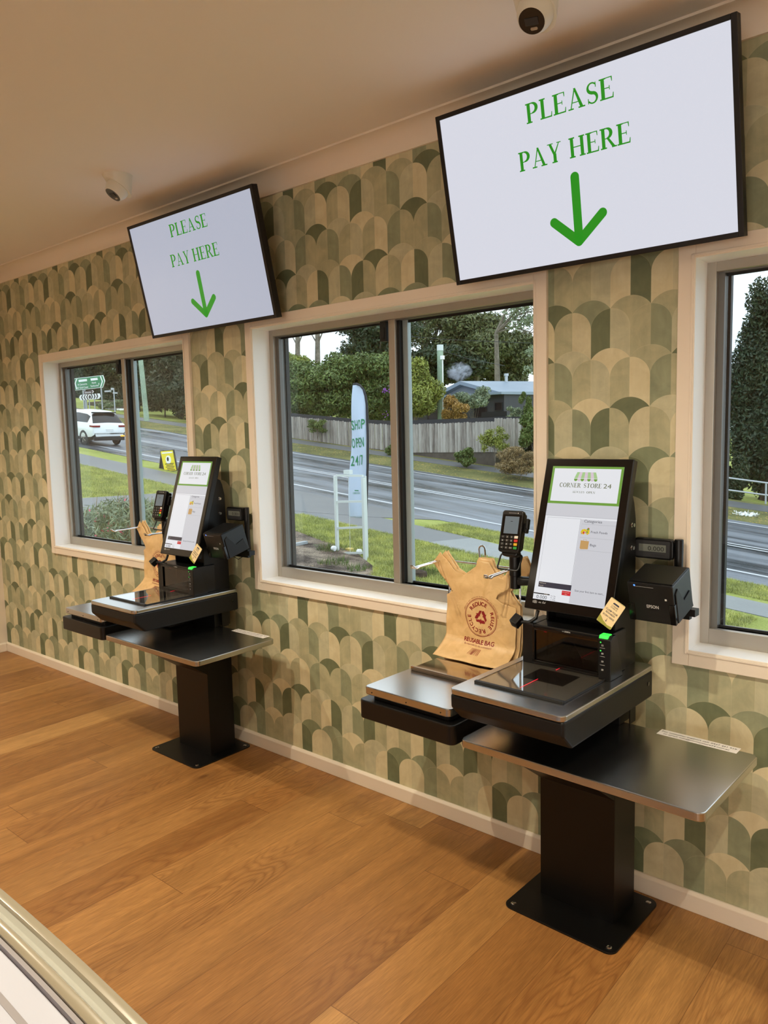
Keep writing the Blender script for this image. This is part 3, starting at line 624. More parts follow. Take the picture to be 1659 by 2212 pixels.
    mb = MB(); mb.rbox(-.648, -.275, -.260, .225, .689, .7165, .018); pl = mb.build('scale_platter', 'steel', tr, bevel=.003)
    for x in (-.61, -.455, -.31):
        mb = MB(); mb.lathe([(.0022, -.2605), (.0022, -.2612)], (x, 0, .700), 8, 1); mb.build('rivet', 'gasket', pl)
    mb = MB(); mb.box(-.26, -.05, -.02, .19, .65, .722); mb.build('scale_arm', 'black', K)
    return K
def MB_front(y): return Matrix(((1, 0, 0, 0), (0, 0, -1, y), (0, 1, 0, 0), (0, 0, 0, 1)))
POSE = [((-3.1939, -.2953, 0), rad(-.07)), ((-1.0904, -.2958, 0), rad(-1.6))]
k1 = make_kiosk(); k2 = copy_tree(k1)
k1.location, k1.rotation_euler[2] = POSE[0]; k2.location, k2.rotation_euler[2] = POSE[1]
tag(k1, 'farther black self-checkout standing under the left television', 'self-checkout', 'self-checkouts')
tag(k2, 'nearest black self-checkout with steel shelf under the big television', 'self-checkout', 'self-checkouts')

def make_card():
    T = MT @ Matrix.Translation((.154, -.2345, .010)) @ Matrix.Rotation(rad(-27), 4, 'Z')
    c = thing('rewards_card', 'x', 'card')
    mb = MB(T); mb.prism(rr(-.0275, .0275, -.0425, .0425, .004), 0, .0012); cc = mb.build('card_face', 'card', c)
    mb = MB(T); mb.poly([(-.0275, -.038, .0014), (-.024, -.0425, .0014), (.024, -.0425, .0014), (.0275, -.038, .0014), (.0275, -.033, .0014), (.010, -.036, .0014), (-.008, -.031, .0014), (-.0275, -.020, .0014)]); mb.rect(-.026, .0405, .026, .0415, .0014); mb.build('card_border', 'card_green', c)
    mb = MB(T); mb.text('CLAIM YOUR', 0, .003, .0078, .0016, w=.044, bold=.01); mb.text('REWARDS', 0, -.0055, .0078, .0016, w=.034, bold=.01); mb.text('SCAN HERE!', 0, -.0155, .0078, .0016, w=.042, bold=.01); mb.text('CORNER', 0, .0205, .0062, .0016); mb.text('STORE 24', 0, .0145, .0058, .0016)
    mb.rect(-.011, .028, .011, .031, .0016); mb.poly([(-.008, .033, .0016), (-.011, .031, .0016), (.011, .031, .0016), (.008, .033, .0016)]); mb.rect(-.0006, -.029, .0006, -.019, .0016); mb.poly([(0, -.030, .0016), (.004, -.025, .0016), (0, -.0275, .0016), (-.004, -.025, .0016)]); mb.build('card_text', 'scr_text', c)
    return c
cards = [make_card()]; cards.append(copy_tree(cards[0]))
# wire rack that stands on the scale platter
def make_rack():
    r = thing('bag_rack', 'x', 'bag rack')
    mb = MB(); mb.rbox(-.631, -.285, -.025, .262, .7172, .7250, .006); mb.box(-.631, -.285, -.025, -.018, .7172, .7330); mb.build('base_tray', 'steel_mirror', r, bevel=.001)
    for x in (-.345, -.672): mb = MB(); mb.tube([(x*.98, .255, .725), (x, .268, .76), (x, .272, 1.078)], .0042, 8); mb.build('upright', 'chrome', r, smooth=True)
    mb = MB(); mb.tube([(-.672, .272, .80), (-.345, .272, .80)], .003, 8); mb.build('lower_bar', 'chrome', r, smooth=True)
    mb = MB(); mb.tube([(-.705, .274, 1.080), (-.33, .274, 1.080)], .0038, 10); mb.build('cross_bar', 'chrome', r, smooth=True)
    for xb, xt in ((-.702, -.678), (-.368, -.345)):
        mb = MB(); d = .0065
        mb.tube([(xb-d, .272, 1.082), (xt-d, .085, 1.083), (xt-d*1.2, .07, 1.079), (xt-d*1.7, .058, 1.083), (xt-d*.8, .050, 1.091), (xt+d*.8, .050, 1.091), (xt+d*1.7, .058, 1.083), (xt+d*1.2, .07, 1.079), (xt+d, .085, 1.083), (xb+d, .272, 1.082)], .0034, 8); mb.build('arm', 'chrome', r, smooth=True)
    mb = MB(); mb.tube([(-.520, .27, 1.078), (-.520, .262, 1.142)]+[(-.5065+.0135*math.cos(rad(a)), .262, 1.142+.0135*math.sin(rad(a))) for a in range(165, 0, -20)]+[(-.493, .262, 1.142), (-.493, .27, 1.078)], .0034, 8); mb.build('top_loop', 'chrome', r, smooth=True)
    return r
racks = [make_rack()]; racks.append(copy_tree(racks[0]))
OUTF = [(-.664, .730), (-.655, .80), (-.651, .955), (-.622, .972), (-.655, 1.008), (-.727, 1.074), (-.686, 1.119), (-.650, 1.090), (-.607, 1.052), (-.572, 1.041), (-.540, 1.050), (-.514, 1.076), (-.512, 1.103), (-.462, 1.100), (-.445, 1.080), (-.425, 1.058), (-.402, 1.046), (-.370, 1.070), (-.364, 1.012), (-.408, .984), (-.413, .970), (-.395, .957), (-.335, .942), (-.333, .80), (-.338, .730)]
OUTB = [(-.655, .735), (-.645, .955), (-.622, 1.0), (-.655, 1.05), (-.69, 1.10), (-.665, 1.126), (-.607, 1.06), (-.570, 1.044), (-.520, 1.078), (-.512, 1.112), (-.455, 1.112), (-.440, 1.080), (-.395, 1.050), (-.345, 1.118), (-.310, 1.135), (-.278, 1.085), (-.300, 1.055), (-.345, 1.02), (-.362, 1.0), (-.322, .950), (-.320, .735)]
def bagy(x, z, lay):
    y = .222+.009*lay+.006*math.sin(17*x)*math.sin(9*z)+.003*math.sin(41*x+23*z+lay*.5)+.0015*math.sin(70*z-30*x+lay)
    if z < .80: y -= (.80-z)**1.6*5.6*(1 if lay == 0 else .5)
    if z > 1.0: y += (z-1.0)*.16
    return y
def tess(pts):
    from mathutils.geometry import tessellate_polygon
    bm = bmesh.new(); vs = [bm.verts.new(p) for p in pts]
    for t in tessellate_polygon([[Vector(p) for p in pts]]):
        try: bm.faces.new([vs[i] for i in t])
        except ValueError: pass
    return bm
def bag(lay, outline, name, label, printed):
    t = thing(name, label, 'carrier bag')
    bm = tess([(x, 0, z) for x, z in outline])
    for k in range(40):
        bmesh.ops.bisect_plane(bm, geom=bm.verts[:]+bm.edges[:]+bm.faces[:], plane_co=(0, 0, .735+.0105*k), plane_no=(0, 0, 1))
        if k < 36: bmesh.ops.bisect_plane(bm, geom=bm.verts[:]+bm.edges[:]+bm.faces[:], plane_co=(-.725+.0125*k, 0, 0), plane_no=(1, 0, 0))
    for v in bm.verts: v.co.y = bagy(v.co.x, v.co.z, lay)
    mb = MB(); mb.bm.free(); mb.bm = bm; o = mb.build('bag_film', 'bag', t, smooth=True)
    s_ = o.modifiers.new('thickness', 'SOLIDIFY'); s_.thickness = .0016; s_.offset = 0
    if printed:
        mb = MB(Matrix(((1, 0, 0, 0), (0, 0, -1, 0), (0, 1, 0, 0), (0, 0, 0, 1)))); cx, cz = -.483, .889
        def ring(r0, r1, n=64):
            for k in range(n):
                a, b = 2*math.pi*k/n, 2*math.pi*(k+1)/n
                mb.poly([(cx+r0*math.cos(a), cz+r0*math.sin(a), 0), (cx+r1*math.cos(a), cz+r1*math.sin(a), 0), (cx+r1*math.cos(b), cz+r1*math.sin(b), 0), (cx+r0*math.cos(b), cz+r0*math.sin(b), 0)])
        ring(.0713, .0733); ring(.0680, .0689)
        def arctext(txt, a0, a1, r, size, bold=.024):
            n = len(txt)
            for k, ch in enumerate(txt):
                a = rad(a0+(a1-a0)*(k+.5)/n); mb.text(ch, cx+r*math.cos(a), cz+r*math.sin(a), size, 0, rot=a-math.pi/2, bold=bold)
        arctext('REDUCE', 152, 58, .0455, .0215); arctext('REUSE', 30, -48, .0455, .0215); arctext('RECYCLE', -65, -188, .0455, .0215)
        arctext('CONTAINS 80% RECYCLED PLASTIC FROM 100% RECYCLED CODE', 165, 5, .0765, .0060, .006)
        for k in range(3):
            R2 = Matrix.Rotation(rad(-120*k), 2)
            for P in ([(-.017, .010), (-.007, .027), (.004, .027), (-.008, .005)], [(.0065, .027), (.012, .027), (.020, .012), (.025, .015), (.019, .001), (.004, .002), (.009, .006), (.002, .019)]):
                mb.poly([(cx+(R2 @ Vector((p[0]*.95, p[1]*.95)))[0], cz+(R2 @ Vector((p[0]*.95, p[1]*.95)))[1], 0) for p in P])
        mb.text('REUSABLE BAG', -.494, .787, .0220, w=.140, bold=.022); mb.text('Be responsible for the environment', -.494, .777, .0085, w=.130)
        for k in range(9): mb.poly([(-.522+.0055*k+.004*math.sin(k), .752, 0), (-.520+.0055*k+.004*math.sin(k), .752, 0), (-.508+.0050*k, .771, 0), (-.510+.0050*k, .771, 0)])
        for v in mb.bm.verts: v.co.y = bagy(v.co.x, v.co.z, lay)-.0019
        mb.build('printing', 'bag_ink', t)
    return t
bags = [[bag(0, OUTF, 'carrier_bag', 'a', True), bag(1, OUTB, 'carrier_bag', 'b', False), bag(2, [(x+.003, z+.004 if z < 1 else z) for x, z in OUTB], 'carrier_bag', 'c', False)]]
bags.append([copy_tree(b) for b in bags[0]])
for n in (0, 1):
    wh = ('farther', 'nearest')[n]
    for o in (cards[n], racks[n], *bags[n]): o.location, o.rotation_euler[2] = POSE[n]
    tag(cards[n], 'cream rewards card stuck askew on the %s checkout screen corner' % wh, 'card', 'rewards cards on the checkout screens')
    tag(racks[n], 'chrome wire bag rack standing on the scale of the %s checkout' % wh, 'bag rack', 'bag racks on the scales')
    for j, pos in enumerate(('front printed', 'second plain', 'rearmost plain')): tag(bags[n][j], '%s tan plastic bag hanging on the rack of the %s checkout' % (pos, wh), 'carrier bag', 'tan carrier bags on the racks')

# ================================================================ CHEST FREEZER at the lower left
FZ = thing('chest_freezer', 'white chest freezer with beige curved rim at the lower left corner', 'freezer', (-1.05, -2.30, 0))
ZR = .85
def fzy(x, off=0): return .348-off-.02*((x+.2)/.45)**2*.6
xs_ = np.linspace(-.75, .62, 60)
def strip(prof, name, m_):
    mb = MB(); rows = [[mb.v((x, fzy(x, o_), ZR+z)) for (o_, z) in prof] for x in xs_]
    for A, B in zip(rows, rows[1:]):
        for k in range(len(prof)): mb.face([A[k], A[(k+1) % len(prof)], B[(k+1) % len(prof)], B[k]])
    mb.face(rows[0][::-1]); mb.face(rows[-1]); return mb.build(name, m_, FZ, smooth=True)
def arcp(o0, z0, r, a0, a1, n=8): return [(o0-r*math.cos(rad(a0+(a1-a0)*k/n)), z0+r*math.sin(rad(a0+(a1-a0)*k/n))) for k in range(n+1)]
strip([(0, -.006), (.002, -.001), (.006, 0), (.0150, -.002), (.0175, -.006), (.0175, -.03), (0, -.03)], 'outer_rim', 'fz_rim')
strip([(.0176, -.007), (.024, -.012), (.031, -.010), (.0345, -.006), (.0345, -.03), (.0176, -.03)], 'rim_channel', 'fz_chan')
strip([(.0346, -.006), (.038, -.002), (.046, -.002), (.0515, -.006), (.0515, -.03), (.0346, -.03)], 'inner_rim', 'fz_rim')
strip([(.0525, -.010), (.0585, -.011), (.0585, -.05), (.0525, -.05)], 'lid_seal', 'fz_grey')
strip([(.004, -.84), (.004, -.031), (.050, -.031), (.050, -.84)], 'side_wall', 'fz_white')
mb = MB(); mb.box(-.75, .62, -.44, .285, .50, .52); mb.box(-.75, .62, -.46, -.44, .01, .83); mb.box(-.77, -.75, -.46, .30, .01, .83); mb.box(.62, .64, -.46, .30, .01, .83); mb.build('cabinet', 'fz_white', FZ)
strip([(.059, -.020), (.215, -.044), (.215, -.054), (.059, -.030)], 'lid', 'fz_white')
strip([(.094, -.0248), (.103, -.0262), (.103, -.032), (.094, -.030)], 'lid_groove', 'fz_grey')
mb = MB(); mb.box(-.75, .62, .06, .075, .52, .83); mb.build('divider', 'fz_white', FZ)

# added fill lights shaped as fridges, unseen behind the camera, to brighten the ceiling
for n in range(2):
    x0 = -.55+1.75*n
    D = thing('drinks_fridge', 'lit drinks fridge on the back wall, %s of the pair' % ('left', 'right')[n], 'fridge', (x0, YB+.02, 0), group='drinks fridges on the back wall')
    mb = MB(); frame2(mb, 0, 1.7, 0, 2.15, .06, 0, .70, .22, .22); mb.box(0, 1.7, 0, .05, 0, 2.15); mb.build('cabinet', 'fz_white', D)
    mb = MB(); mb.box(.07, 1.63, .055, .06, .24, 1.92); mb.build('light_panel', 'fridge_light', D)
    for z in (.6, .95, 1.3, 1.65):
        mb = MB(); mb.box(.06, 1.64, .10, .55, z, z+.02); mb.build('shelf', 'fz_white', D)

# ================================================================ OUTSIDE
def gmat(name, stops, s1, s2, rough=.9, bump=.6, bs=30, bd=.03, spec=.2, speck=None):
    x = NT(name); g = x.coords(); n1 = x.noise(g, s1, 5, .6); n2 = x.noise(g, s2, 6, .7)
    c = x.ramp(x.mth('MULTIPLY_ADD', n1, .55, x.mth('MULTIPLY', n2, .45)), [(p, lin(q)) for p, q in stops])
    if speck:
        vo = x.n('ShaderNodeTexVoronoi'); vo.inputs['Scale'].default_value = speck[1]; x.l(g, vo.inputs['Vector'])
        k = x.mth('MULTIPLY', x.mth('LESS_THAN', vo.outputs['Distance'], speck[2]), x.mth('GREATER_THAN', x.noise(g, .35, 2), speck[3])); c = x.mix(k, c, lin(speck[0]))
    x.l(c, x.b.inputs['Base Color']); x.b.inputs['Roughness'].default_value = rough; x.b.inputs['Specular IOR Level'].default_value = spec
    x.bump(x.noise(g, bs, 5, .7), bump, bd); return x.m
M['grass'] = gmat('lawn', [(.34, (124, 134, 64)), (.5, (160, 170, 88)), (.64, (196, 196, 124))], .6, 34, bump=.8, bs=60, speck=((206, 190, 110), 3.2, .13, .42))
M['leaf_litter'] = gmat('verge with fallen leaves', [(.35, (70, 72, 48)), (.5, (104, 106, 62)), (.62, (132, 126, 80))], .8, 20, speck=((190, 158, 84), 9, .22, .42))
M['mulch'] = gmat('bark mulch', [(.42, (70, 60, 52)), (.5, (128, 114, 102)), (.58, (188, 170, 148))], 2, 60, bump=1, bs=90, speck=((196, 172, 130), 7, .16, .45))
M['path'] = gmat('damp grey path', [(.3, (82, 84, 86)), (.7, (108, 110, 110))], .7, 30, rough=.45, bump=.1, spec=.5)
M['concrete'] = gmat('pale concrete', [(.3, (116, 120, 120)), (.7, (140, 144, 142))], .8, 20, rough=.5, bump=.1, spec=.5)
M['timber_wet'] = gmat('brown timber', [(.3, (72, 66, 60)), (.7, (104, 98, 90))], 1, 8, bump=.3)
def asphalt():
    x = NT('wet asphalt'); g = x.n('ShaderNodeNewGeometry').outputs['Position']; mp = x.n('ShaderNodeMapping'); mp.inputs['Scale'].default_value = (.12, 1, 1); x.l(g, mp.inputs[0])
    n1 = x.noise(mp.outputs[0], 1.1, 5, .65, .4); n2 = x.noise(g, 60, 3)
    x.l(x.ramp(x.mth('MULTIPLY_ADD', n1, .8, x.mth('MULTIPLY', n2, .2)), [(.38, lin((36, 39, 43))), (.48, lin((78, 83, 90))), (.60, lin((112, 118, 126)))]), x.b.inputs['Base Color'])
    x.l(x.ramp(n1, [(.35, (.22,)*3), (.6, (.5,)*3)]), x.b.inputs['Roughness']); x.bump(n2, .25, .01); return x.m
M['asphalt'] = asphalt()
M['roadpaint'] = mat('white road paint', (186, 190, 194), .5, var=.1, vs=3)
M['galv'] = mat('galvanised steel', (176, 182, 186), .4, .5)
M['galv_white'] = mat('pale aluminium frame', (206, 214, 212), .45, .25)
M['flagcloth'] = mat('white flag cloth', (184, 200, 222), .8, bump=.6, bs=7)
M['flagsleeve'] = mat('black flag sleeve', (26, 28, 34), .7)
M['flaggreen'] = mat('green flag lettering', (40, 130, 80), .7)
M['sign_green'] = mat('green road sign', (18, 128, 74), .45)
M['sign_white'] = mat('white sign face', (240, 242, 240), .45)
M['sign_black'] = mat('black sign face', (24, 26, 32), .45)
M['sign_brown'] = mat('brown tourist sign', (74, 50, 50), .45)
M['sign_yellow'] = mat('yellow sign face', (238, 220, 40), .45)
M['brick_y'] = mat('yellow block', (214, 190, 110), .8)
M['plastic_w'] = mat('white floodlight', (232, 234, 236), .4)
M['pole_wood'] = gmat('greenish pole timber', [(.35, (120, 138, 122)), (.6, (160, 182, 160))], 1, 12, bump=.3)
M['trunk'] = gmat('grey bark', [(.35, (92, 84, 74)), (.65, (150, 142, 130))], 3, 14, bump=.6)
M['trunk_dark'] = gmat('dark bark', [(.35, (50, 42, 36)), (.65, (92, 80, 68))], 3, 14, bump=.6)
def paling():
    x = NT('weathered palings'); g = x.n('ShaderNodeNewGeometry'); sp = x.n('ShaderNodeSeparateXYZ'); x.l(g.outputs['Position'], sp.inputs[0])
    wn = x.n('ShaderNodeTexWhiteNoise', noise_dimensions='1D'); x.l(x.mth('FLOOR', x.mth('DIVIDE', sp.outputs[0], .145)), wn.inputs['W'])
    mp = x.n('ShaderNodeMapping'); mp.inputs['Scale'].default_value = (14, 14, 1.2); x.l(g.outputs['Position'], mp.inputs[0]); n = x.noise(mp.outputs[0], 1.6, 5, .7)
    x.l(x.ramp(x.mth('MULTIPLY_ADD', n, .75, x.mth('MULTIPLY', wn.outputs[0], .25)), [(.3, lin((96, 88, 82))), (.5, lin((148, 142, 134))), (.7, lin((178, 174, 166)))]), x.b.inputs['Base Color']); x.b.inputs['Roughness'].default_value = .85; return x.m
M['paling'] = paling()
def leafmat(name, c, var=.35, s=2.2):
    x = NT(name); g = x.coords(); n1 = x.noise(g, s, 3, .6); n2 = x.noise(g, s*16, 2, .6); c = np.array(lin(c))
    x.l(x.ramp(x.mth('MULTIPLY_ADD', n1, .5, x.mth('MULTIPLY', n2, .5)), [(.36, tuple(c*(1-var))), (.5, tuple(c)), (.64, tuple(np.minimum(1, c*(1+var)*np.array([1.15, 1.05, .9]))))]), x.b.inputs['Base Color'])
    x.b.inputs['Roughness'].default_value = .5; x.b.inputs['Specular IOR Level'].default_value = .35; return x.m
M['lf_mid'] = leafmat('mid green leaves', (92, 110, 56), .5); M['lf_light'] = leafmat('yellow green leaves', (128, 138, 62), .5); M['lf_dark'] = leafmat('dark evergreen leaves', (52, 66, 42))
M['lf_olive'] = leafmat('olive gum leaves', (92, 100, 62), .5); M['lf_autumn'] = leafmat('russet leaves', (160, 128, 66), .4, 5); M['lf_grey'] = leafmat('grey green leaves', (122, 136, 108), .4, 6)
M['lf_deep'] = leafmat('deep green leaves', (48, 64, 44), .5); M['lf_dry'] = leafmat('dry brown stems', (140, 122, 84), .4, 6); M['lf_grass'] = leafmat('grass blades', (168, 174, 104), .5, 2.5)
M['petal'] = mat('pink petals', (205, 90, 110), .6); M['petal_p'] = mat('purple petals', (150, 80, 180), .6)
M['pebble'] = mat('white pebbles', (236, 238, 236), .7, var=.1, vs=20)

def gpoly(pts, name, m_, lift, sub=None, **k):
    mb = MB(); T_ = [mb.v((x, y, gz(x, y)+(lift(x, y) if callable(lift) else lift))) for x, y in pts]; B_ = [mb.v((x, y, gz(x, y)-.25)) for x, y in pts]; n = len(pts)
    mb.face(T_)
    for i in range(n): mb.face([T_[i], B_[i], B_[(i+1) % n], T_[(i+1) % n]])
    o = mb.build(name, m_); tag(o, k.get('label'), k.get('cat'), None, 'structure'); return o
gpoly([(-190, .25), (14, .25), (14, 140), (-190, 140)], 'lawn', 'grass', 0, label='sloping green lawn with fallen leaves outside the windows', cat='lawn')
gpoly([(-190, 11.95), (14, 11.95), (14, 20.4), (-190, 20.4)], 'road', 'asphalt', .012, label='wet grey sloping road across all three windows', cat='road')
gpoly([(-190, 20.4), (14, 20.4), (14, 23.4), (-190, 23.4)], 'verge', 'leaf_litter', lambda x, y: .006+.28*(y-20.4)/3, label='leaf strewn verge between road and paling fence', cat='verge')
gpoly([(-190, 22.2), (14, 22.2), (14, 23.1), (-190, 23.1)], 'far_path', 'path', lambda x, y: .016+.28*(y-20.4)/3, label='narrow grey path along the foot of the paling fence', cat='footpath')
gpoly([(-190, 9.35), (-12.0, 9.35), (-9.1, 9.55), (-8.9, 10.75), (-10.0, 10.85), (-190, 10.45)], 'footpath', 'path', .010, label='damp dark footpath between lawn and road', cat='footpath')
gpoly([(-9.1, 9.55), (-8, 9.35), (-6.9, 9.7), (14, 9.5), (14, 10.4), (-7.4, 10.6), (-8.9, 10.75)], 'footpath', 'concrete', .012, label='pale concrete footpath seen right of the bags', cat='footpath')
gpoly([(-17.6, 10.4), (-16.4, 9.3), (-16.4, .3), (-12.7, .3), (-12.6, 8.2), (-13.2, 9.4), (-11.6, 10.7), (-10.6, 11.96), (-17.9, 11.96)], 'driveway', 'path', .014, label='damp driveway crossing from the road to the shop', cat='driveway')
gpoly([(-12.6, 8.3), (-11.2, 7.9), (-10.4, 7.75), (-9.3, 7.55), (-8.3, 6.95), (-7.6, 6.1), (-6.9, 5.2), (-6.5, 3.2), (-12.6, 3)], 'garden_bed', 'mulch', .02, label='brown bark garden bed around the empty sign frame', cat='garden bed')
def rline(y, x0, x1, w_=.13, dash=None, label='x', name='road_line'):
    mb = MB(); segs = [(x0, x1)] if not dash else [(a, min(a+dash[0], x1)) for a in np.arange(x0, x1, dash[1])]
    for a, b in segs: mb.poly([(a, y, gz(a, y)+.016), (b, y, gz(b, y)+.016), (b, y+w_, gz(b, y+w_)+.016), (a, y+w_, gz(a, y+w_)+.016)])
    tag(mb.build(name, 'roadpaint'), label, 'road marking', None, 'structure')
rline(12.75, -190, 14, .14, label='near white edge line of the road'); rline(15.7, -190, 14, .12, label='centre white line of the road'); rline(15.98, -190, 14, .12, label='second centre line of the road')
rline(19.75, -190, 14, .13, label='far white edge line of the road'); rline(18.0, -60, 14, .1, (1.3, 5.2), label='short dashed lane line of the road')

def leaves(name, m_, blobs, n, L, parent=None, up=.25, wid=.38, hollow=.45, droop=0):
    B = np.array(blobs, float); vol = (B[:, 3]*B[:, 4]*B[:, 5])**.66; idx = rng.choice(len(B), n, p=vol/vol.sum()); b = B[idx]
    d = rng.normal(size=(n, 3)); d /= np.linalg.norm(d, axis=1)[:, None]; r = rng.random(n)**hollow
    P = b[:, :3]+d*r[:, None]*b[:, 3:6]
    a = rng.normal(size=(n, 3)); a[:, 2] -= droop; a /= np.linalg.norm(a, axis=1)[:, None]
    nn = d+rng.normal(size=(n, 3))*.8+np.array([0, 0, up]); c = np.cross(a, nn); c /= np.linalg.norm(c, axis=1)[:, None]+1e-9
    l = L*(.6+.8*rng.random(n))[:, None]; A = a*l*.5; Cc = c*l*wid*.5
    V = np.stack([P-A, P+Cc, P+A, P-Cc], 1).reshape(-1, 3).astype(np.float32)
    me = bpy.data.meshes.new(name); me.vertices.add(4*n); me.vertices.foreach_set('co', V.ravel()); me.loops.add(4*n); me.loops.foreach_set('vertex_index', np.arange(4*n, dtype=np.int32))
    me.polygons.add(n); me.polygons.foreach_set('loop_start', np.arange(0, 4*n, 4, dtype=np.int32)); me.update(calc_edges=True); me.materials.append(M[m_])
    o = bpy.data.objects.new(name, me); COL.objects.link(o)
    if parent is not None: o.parent = parent
    return o
def tree(name, label, cat, u0, v0, u1, v1, Y, m_, n, L, trunk=None, tm='trunk', tr=.12, group=None, k=14, seed=1, base=None, flat=1.0, sq=0, **kw):
    """crown whose outline fills the pixel box when it stands on plane Y"""
    a = at(u0, v1, Y); b = at(u1, v0, Y); cx = (a.x+b.x)/2; cz = (a.z+b.z)/2; R = abs(b.x-a.x)/2; H = abs(b.z-a.z)/2; D = min(R, H*1.6)*flat
    gx, gy = cx, Y; g = gz(gx, gy) if base is None else base
    t = thing(name, label, cat, (gx, gy, g), group=group); r3 = random.Random(seed); bl = []
    for i in range(k):
        th = r3.uniform(0, 6.283); q = math.sqrt(r3.random())*.68; px, pz = math.cos(th)*q*R, math.sin(th)*q*H; s_ = r3.uniform(.26, .44)
        if sq: px, pz = r3.uniform(-.72, .72)*R, r3.uniform(-.74, .74)*H
        bl.append((px, r3.uniform(-.5, .5)*D, cz-g+pz, R*s_, D*s_*1.1, H*s_*.9))
    leaves('foliage', m_, bl, int(n*2.4), L*.60, t, **kw)
    mb = MB(); h = cz-g
    mb.tube([(0, 0, -.15), (R*.04, 0, h*.4), (-R*.03, 0, h)], [tr, tr*.85, tr*.5], 8)
    for i in range(min(k, 9)):
        e = bl[i]; mb.tube([(0, 0, h*r3.uniform(.35, .8)), (e[0]*.5, e[1]*.5, (e[2]+h*.6)/2), (e[0], e[1], e[2]+e[5]*.5)], [tr*.45, tr*.3, tr*.08], 6)
    mb.build('trunk', tm, t, smooth=True); return t

# ---- beyond the left window: dark forest bank
for i, (u0, v0, u1, v1, Y, m_) in enumerate([(60, 700, 175, 885, 42, 'lf_deep'), (150, 690, 250, 880, 46, 'lf_dark'), (205, 700, 300, 880, 40, 'lf_deep'), (270, 690, 365, 885, 34, 'lf_deep'), (340, 680, 430, 890, 30, 'lf_dark'), (120, 760, 200, 850, 50, 'lf_mid'), (395, 690, 480, 905, 29, 'lf_deep'), (245, 730, 320, 870, 31, 'lf_dark')]):
    tree('forest_tree', ['dark tree at the left edge behind the green road sign', 'tall grey green tree rising above the green road sign', 'dark tree behind the street name post', 'dark tree right behind the leaning power pole', 'dark tree filling the right side of the left window', 'paler tree low behind the green road sign', 'dark tree hidden beside the left window architrave', 'dark tree between street name post and power pole'][i], 'tree', u0, v0, u1, v1, Y, m_, 7000, .55, tr=.3, tm='trunk_dark', seed=20+i, group='dark forest trees', k=30, sq=1)
for i, (u0, v0, u1, v1, Y) in enumerate([(60, 822, 190, 892, 36), (170, 815, 262, 884, 38), (245, 822, 330, 892, 31), (315, 818, 395, 900, 28), (380, 815, 470, 910, 27)]):
    tree('undergrowth', ['dark undergrowth at the far left of the left window', 'dark undergrowth behind the chevron board', 'dark undergrowth behind the street name post', 'dark undergrowth right of the leaning power pole', 'dark undergrowth at the right jamb of the left window'][i], 'shrub', u0, v0, u1, v1, Y, 'lf_deep', 6000, .4, tr=.05, tm='trunk_dark', seed=60+i, k=20, group='dark undergrowth')
def bush(label, u0, v0, u1, v1, Y, m_, n, L, name='shrub', cat='shrub', **k): return tree(name, label, cat, u0, v0, u1, v1, Y, m_, n, L, tr=.016, **{'sq': 1, 'k': 18, **k})
bush('low green shrub behind the white pebble edging', 216, 862, 262, 886, 28, 'lf_grey', 1800, .22, seed=3)
mb = MB(); a = at(190, 882, 29.5); b = at(296, 884, 29.5)
mb.box(a.x, b.x, 29.5, 29.8, min(a.z, b.z)-.8, (at(200, 868, 29.5).z)); tag(mb.build('garden_edging', 'timber_wet', bevel=.02), 'low brown edging behind the white stones', 'edging')
P_ = []
for i in range(60):
    a = at(184+112*i/59.0, 887.5-3.5*math.sin(math.pi*i/59.0), 28.2); P_.append(a)
mb = MB()
for a in P_:
    r = random.uniform(.09, .17); mb.lathe([(r*.4, -.08), (r, 0), (r*.7, .09), (r*.2, .12)], (a.x+random.uniform(-.1, .1), a.y+random.uniform(-.2, .2), a.z-.03), 7)
tag(mb.build('pebble_edging', 'pebble', smooth=True), 'row of white stones edging the garden under the road signs', 'stones', None, 'stuff')
# ground bank up to the pebbles
def sign_posts(T, us, vtop, vbot, Y, r=.05, m_='galv'):
    for u in us:
        a = at(u, vtop, Y); mb = MB(); mb.tube([(a.x, Y+.06, gz(a.x, Y)-.2), (a.x, Y+.06, a.z)], r, 8); mb.build('post', m_, T, smooth=True)
Y = 23.2
def px_prism(mb, pts, Y, th=.04, z=0): mb.prism([(at(u, v, Y).x, at(u, v, Y).z) for u, v in pts], Y+z, Y+z-th, 1)
T = thing('direction_sign', 'green direction sign with two place name columns beyond the road', 'road sign'); sign_posts(T, (177.5, 181, 216.5), 835, 893, Y)
mb = MB(); px_prism(mb, [(158.6, 828), (162.2, 817.5), (223.2, 810.5), (227.4, 823.8), (222.8, 837.3), (163.4, 843.6)], Y); pn = mb.build('sign_panel', 'sign_white', T)
mb = MB(); px_prism(mb, [(159.6, 828), (162.9, 818.5), (222.7, 811.6), (226.5, 823.8), (222.2, 836.2), (163.9, 842.5)], Y, .05); mb.build('sign_face', 'sign_green', T)
mb = MB(); px_prism(mb, [(163, 828.2), (166.2, 818.8), (168.8, 818.5), (165.2, 828), (168.6, 840.6), (166, 840.9)], Y, .055); px_prism(mb, [(217.3, 812.8), (219.8, 812.6), (224, 824), (220.4, 835.8), (217.8, 836.1), (221.6, 824.1)], Y, .055)
px_prism(mb, [(171, 820.6), (189, 818.6), (190, 823.4), (172, 825.5)], Y, .055); px_prism(mb, [(197, 817.7), (212, 816), (213, 820.8), (198, 822.6)], Y, .055)
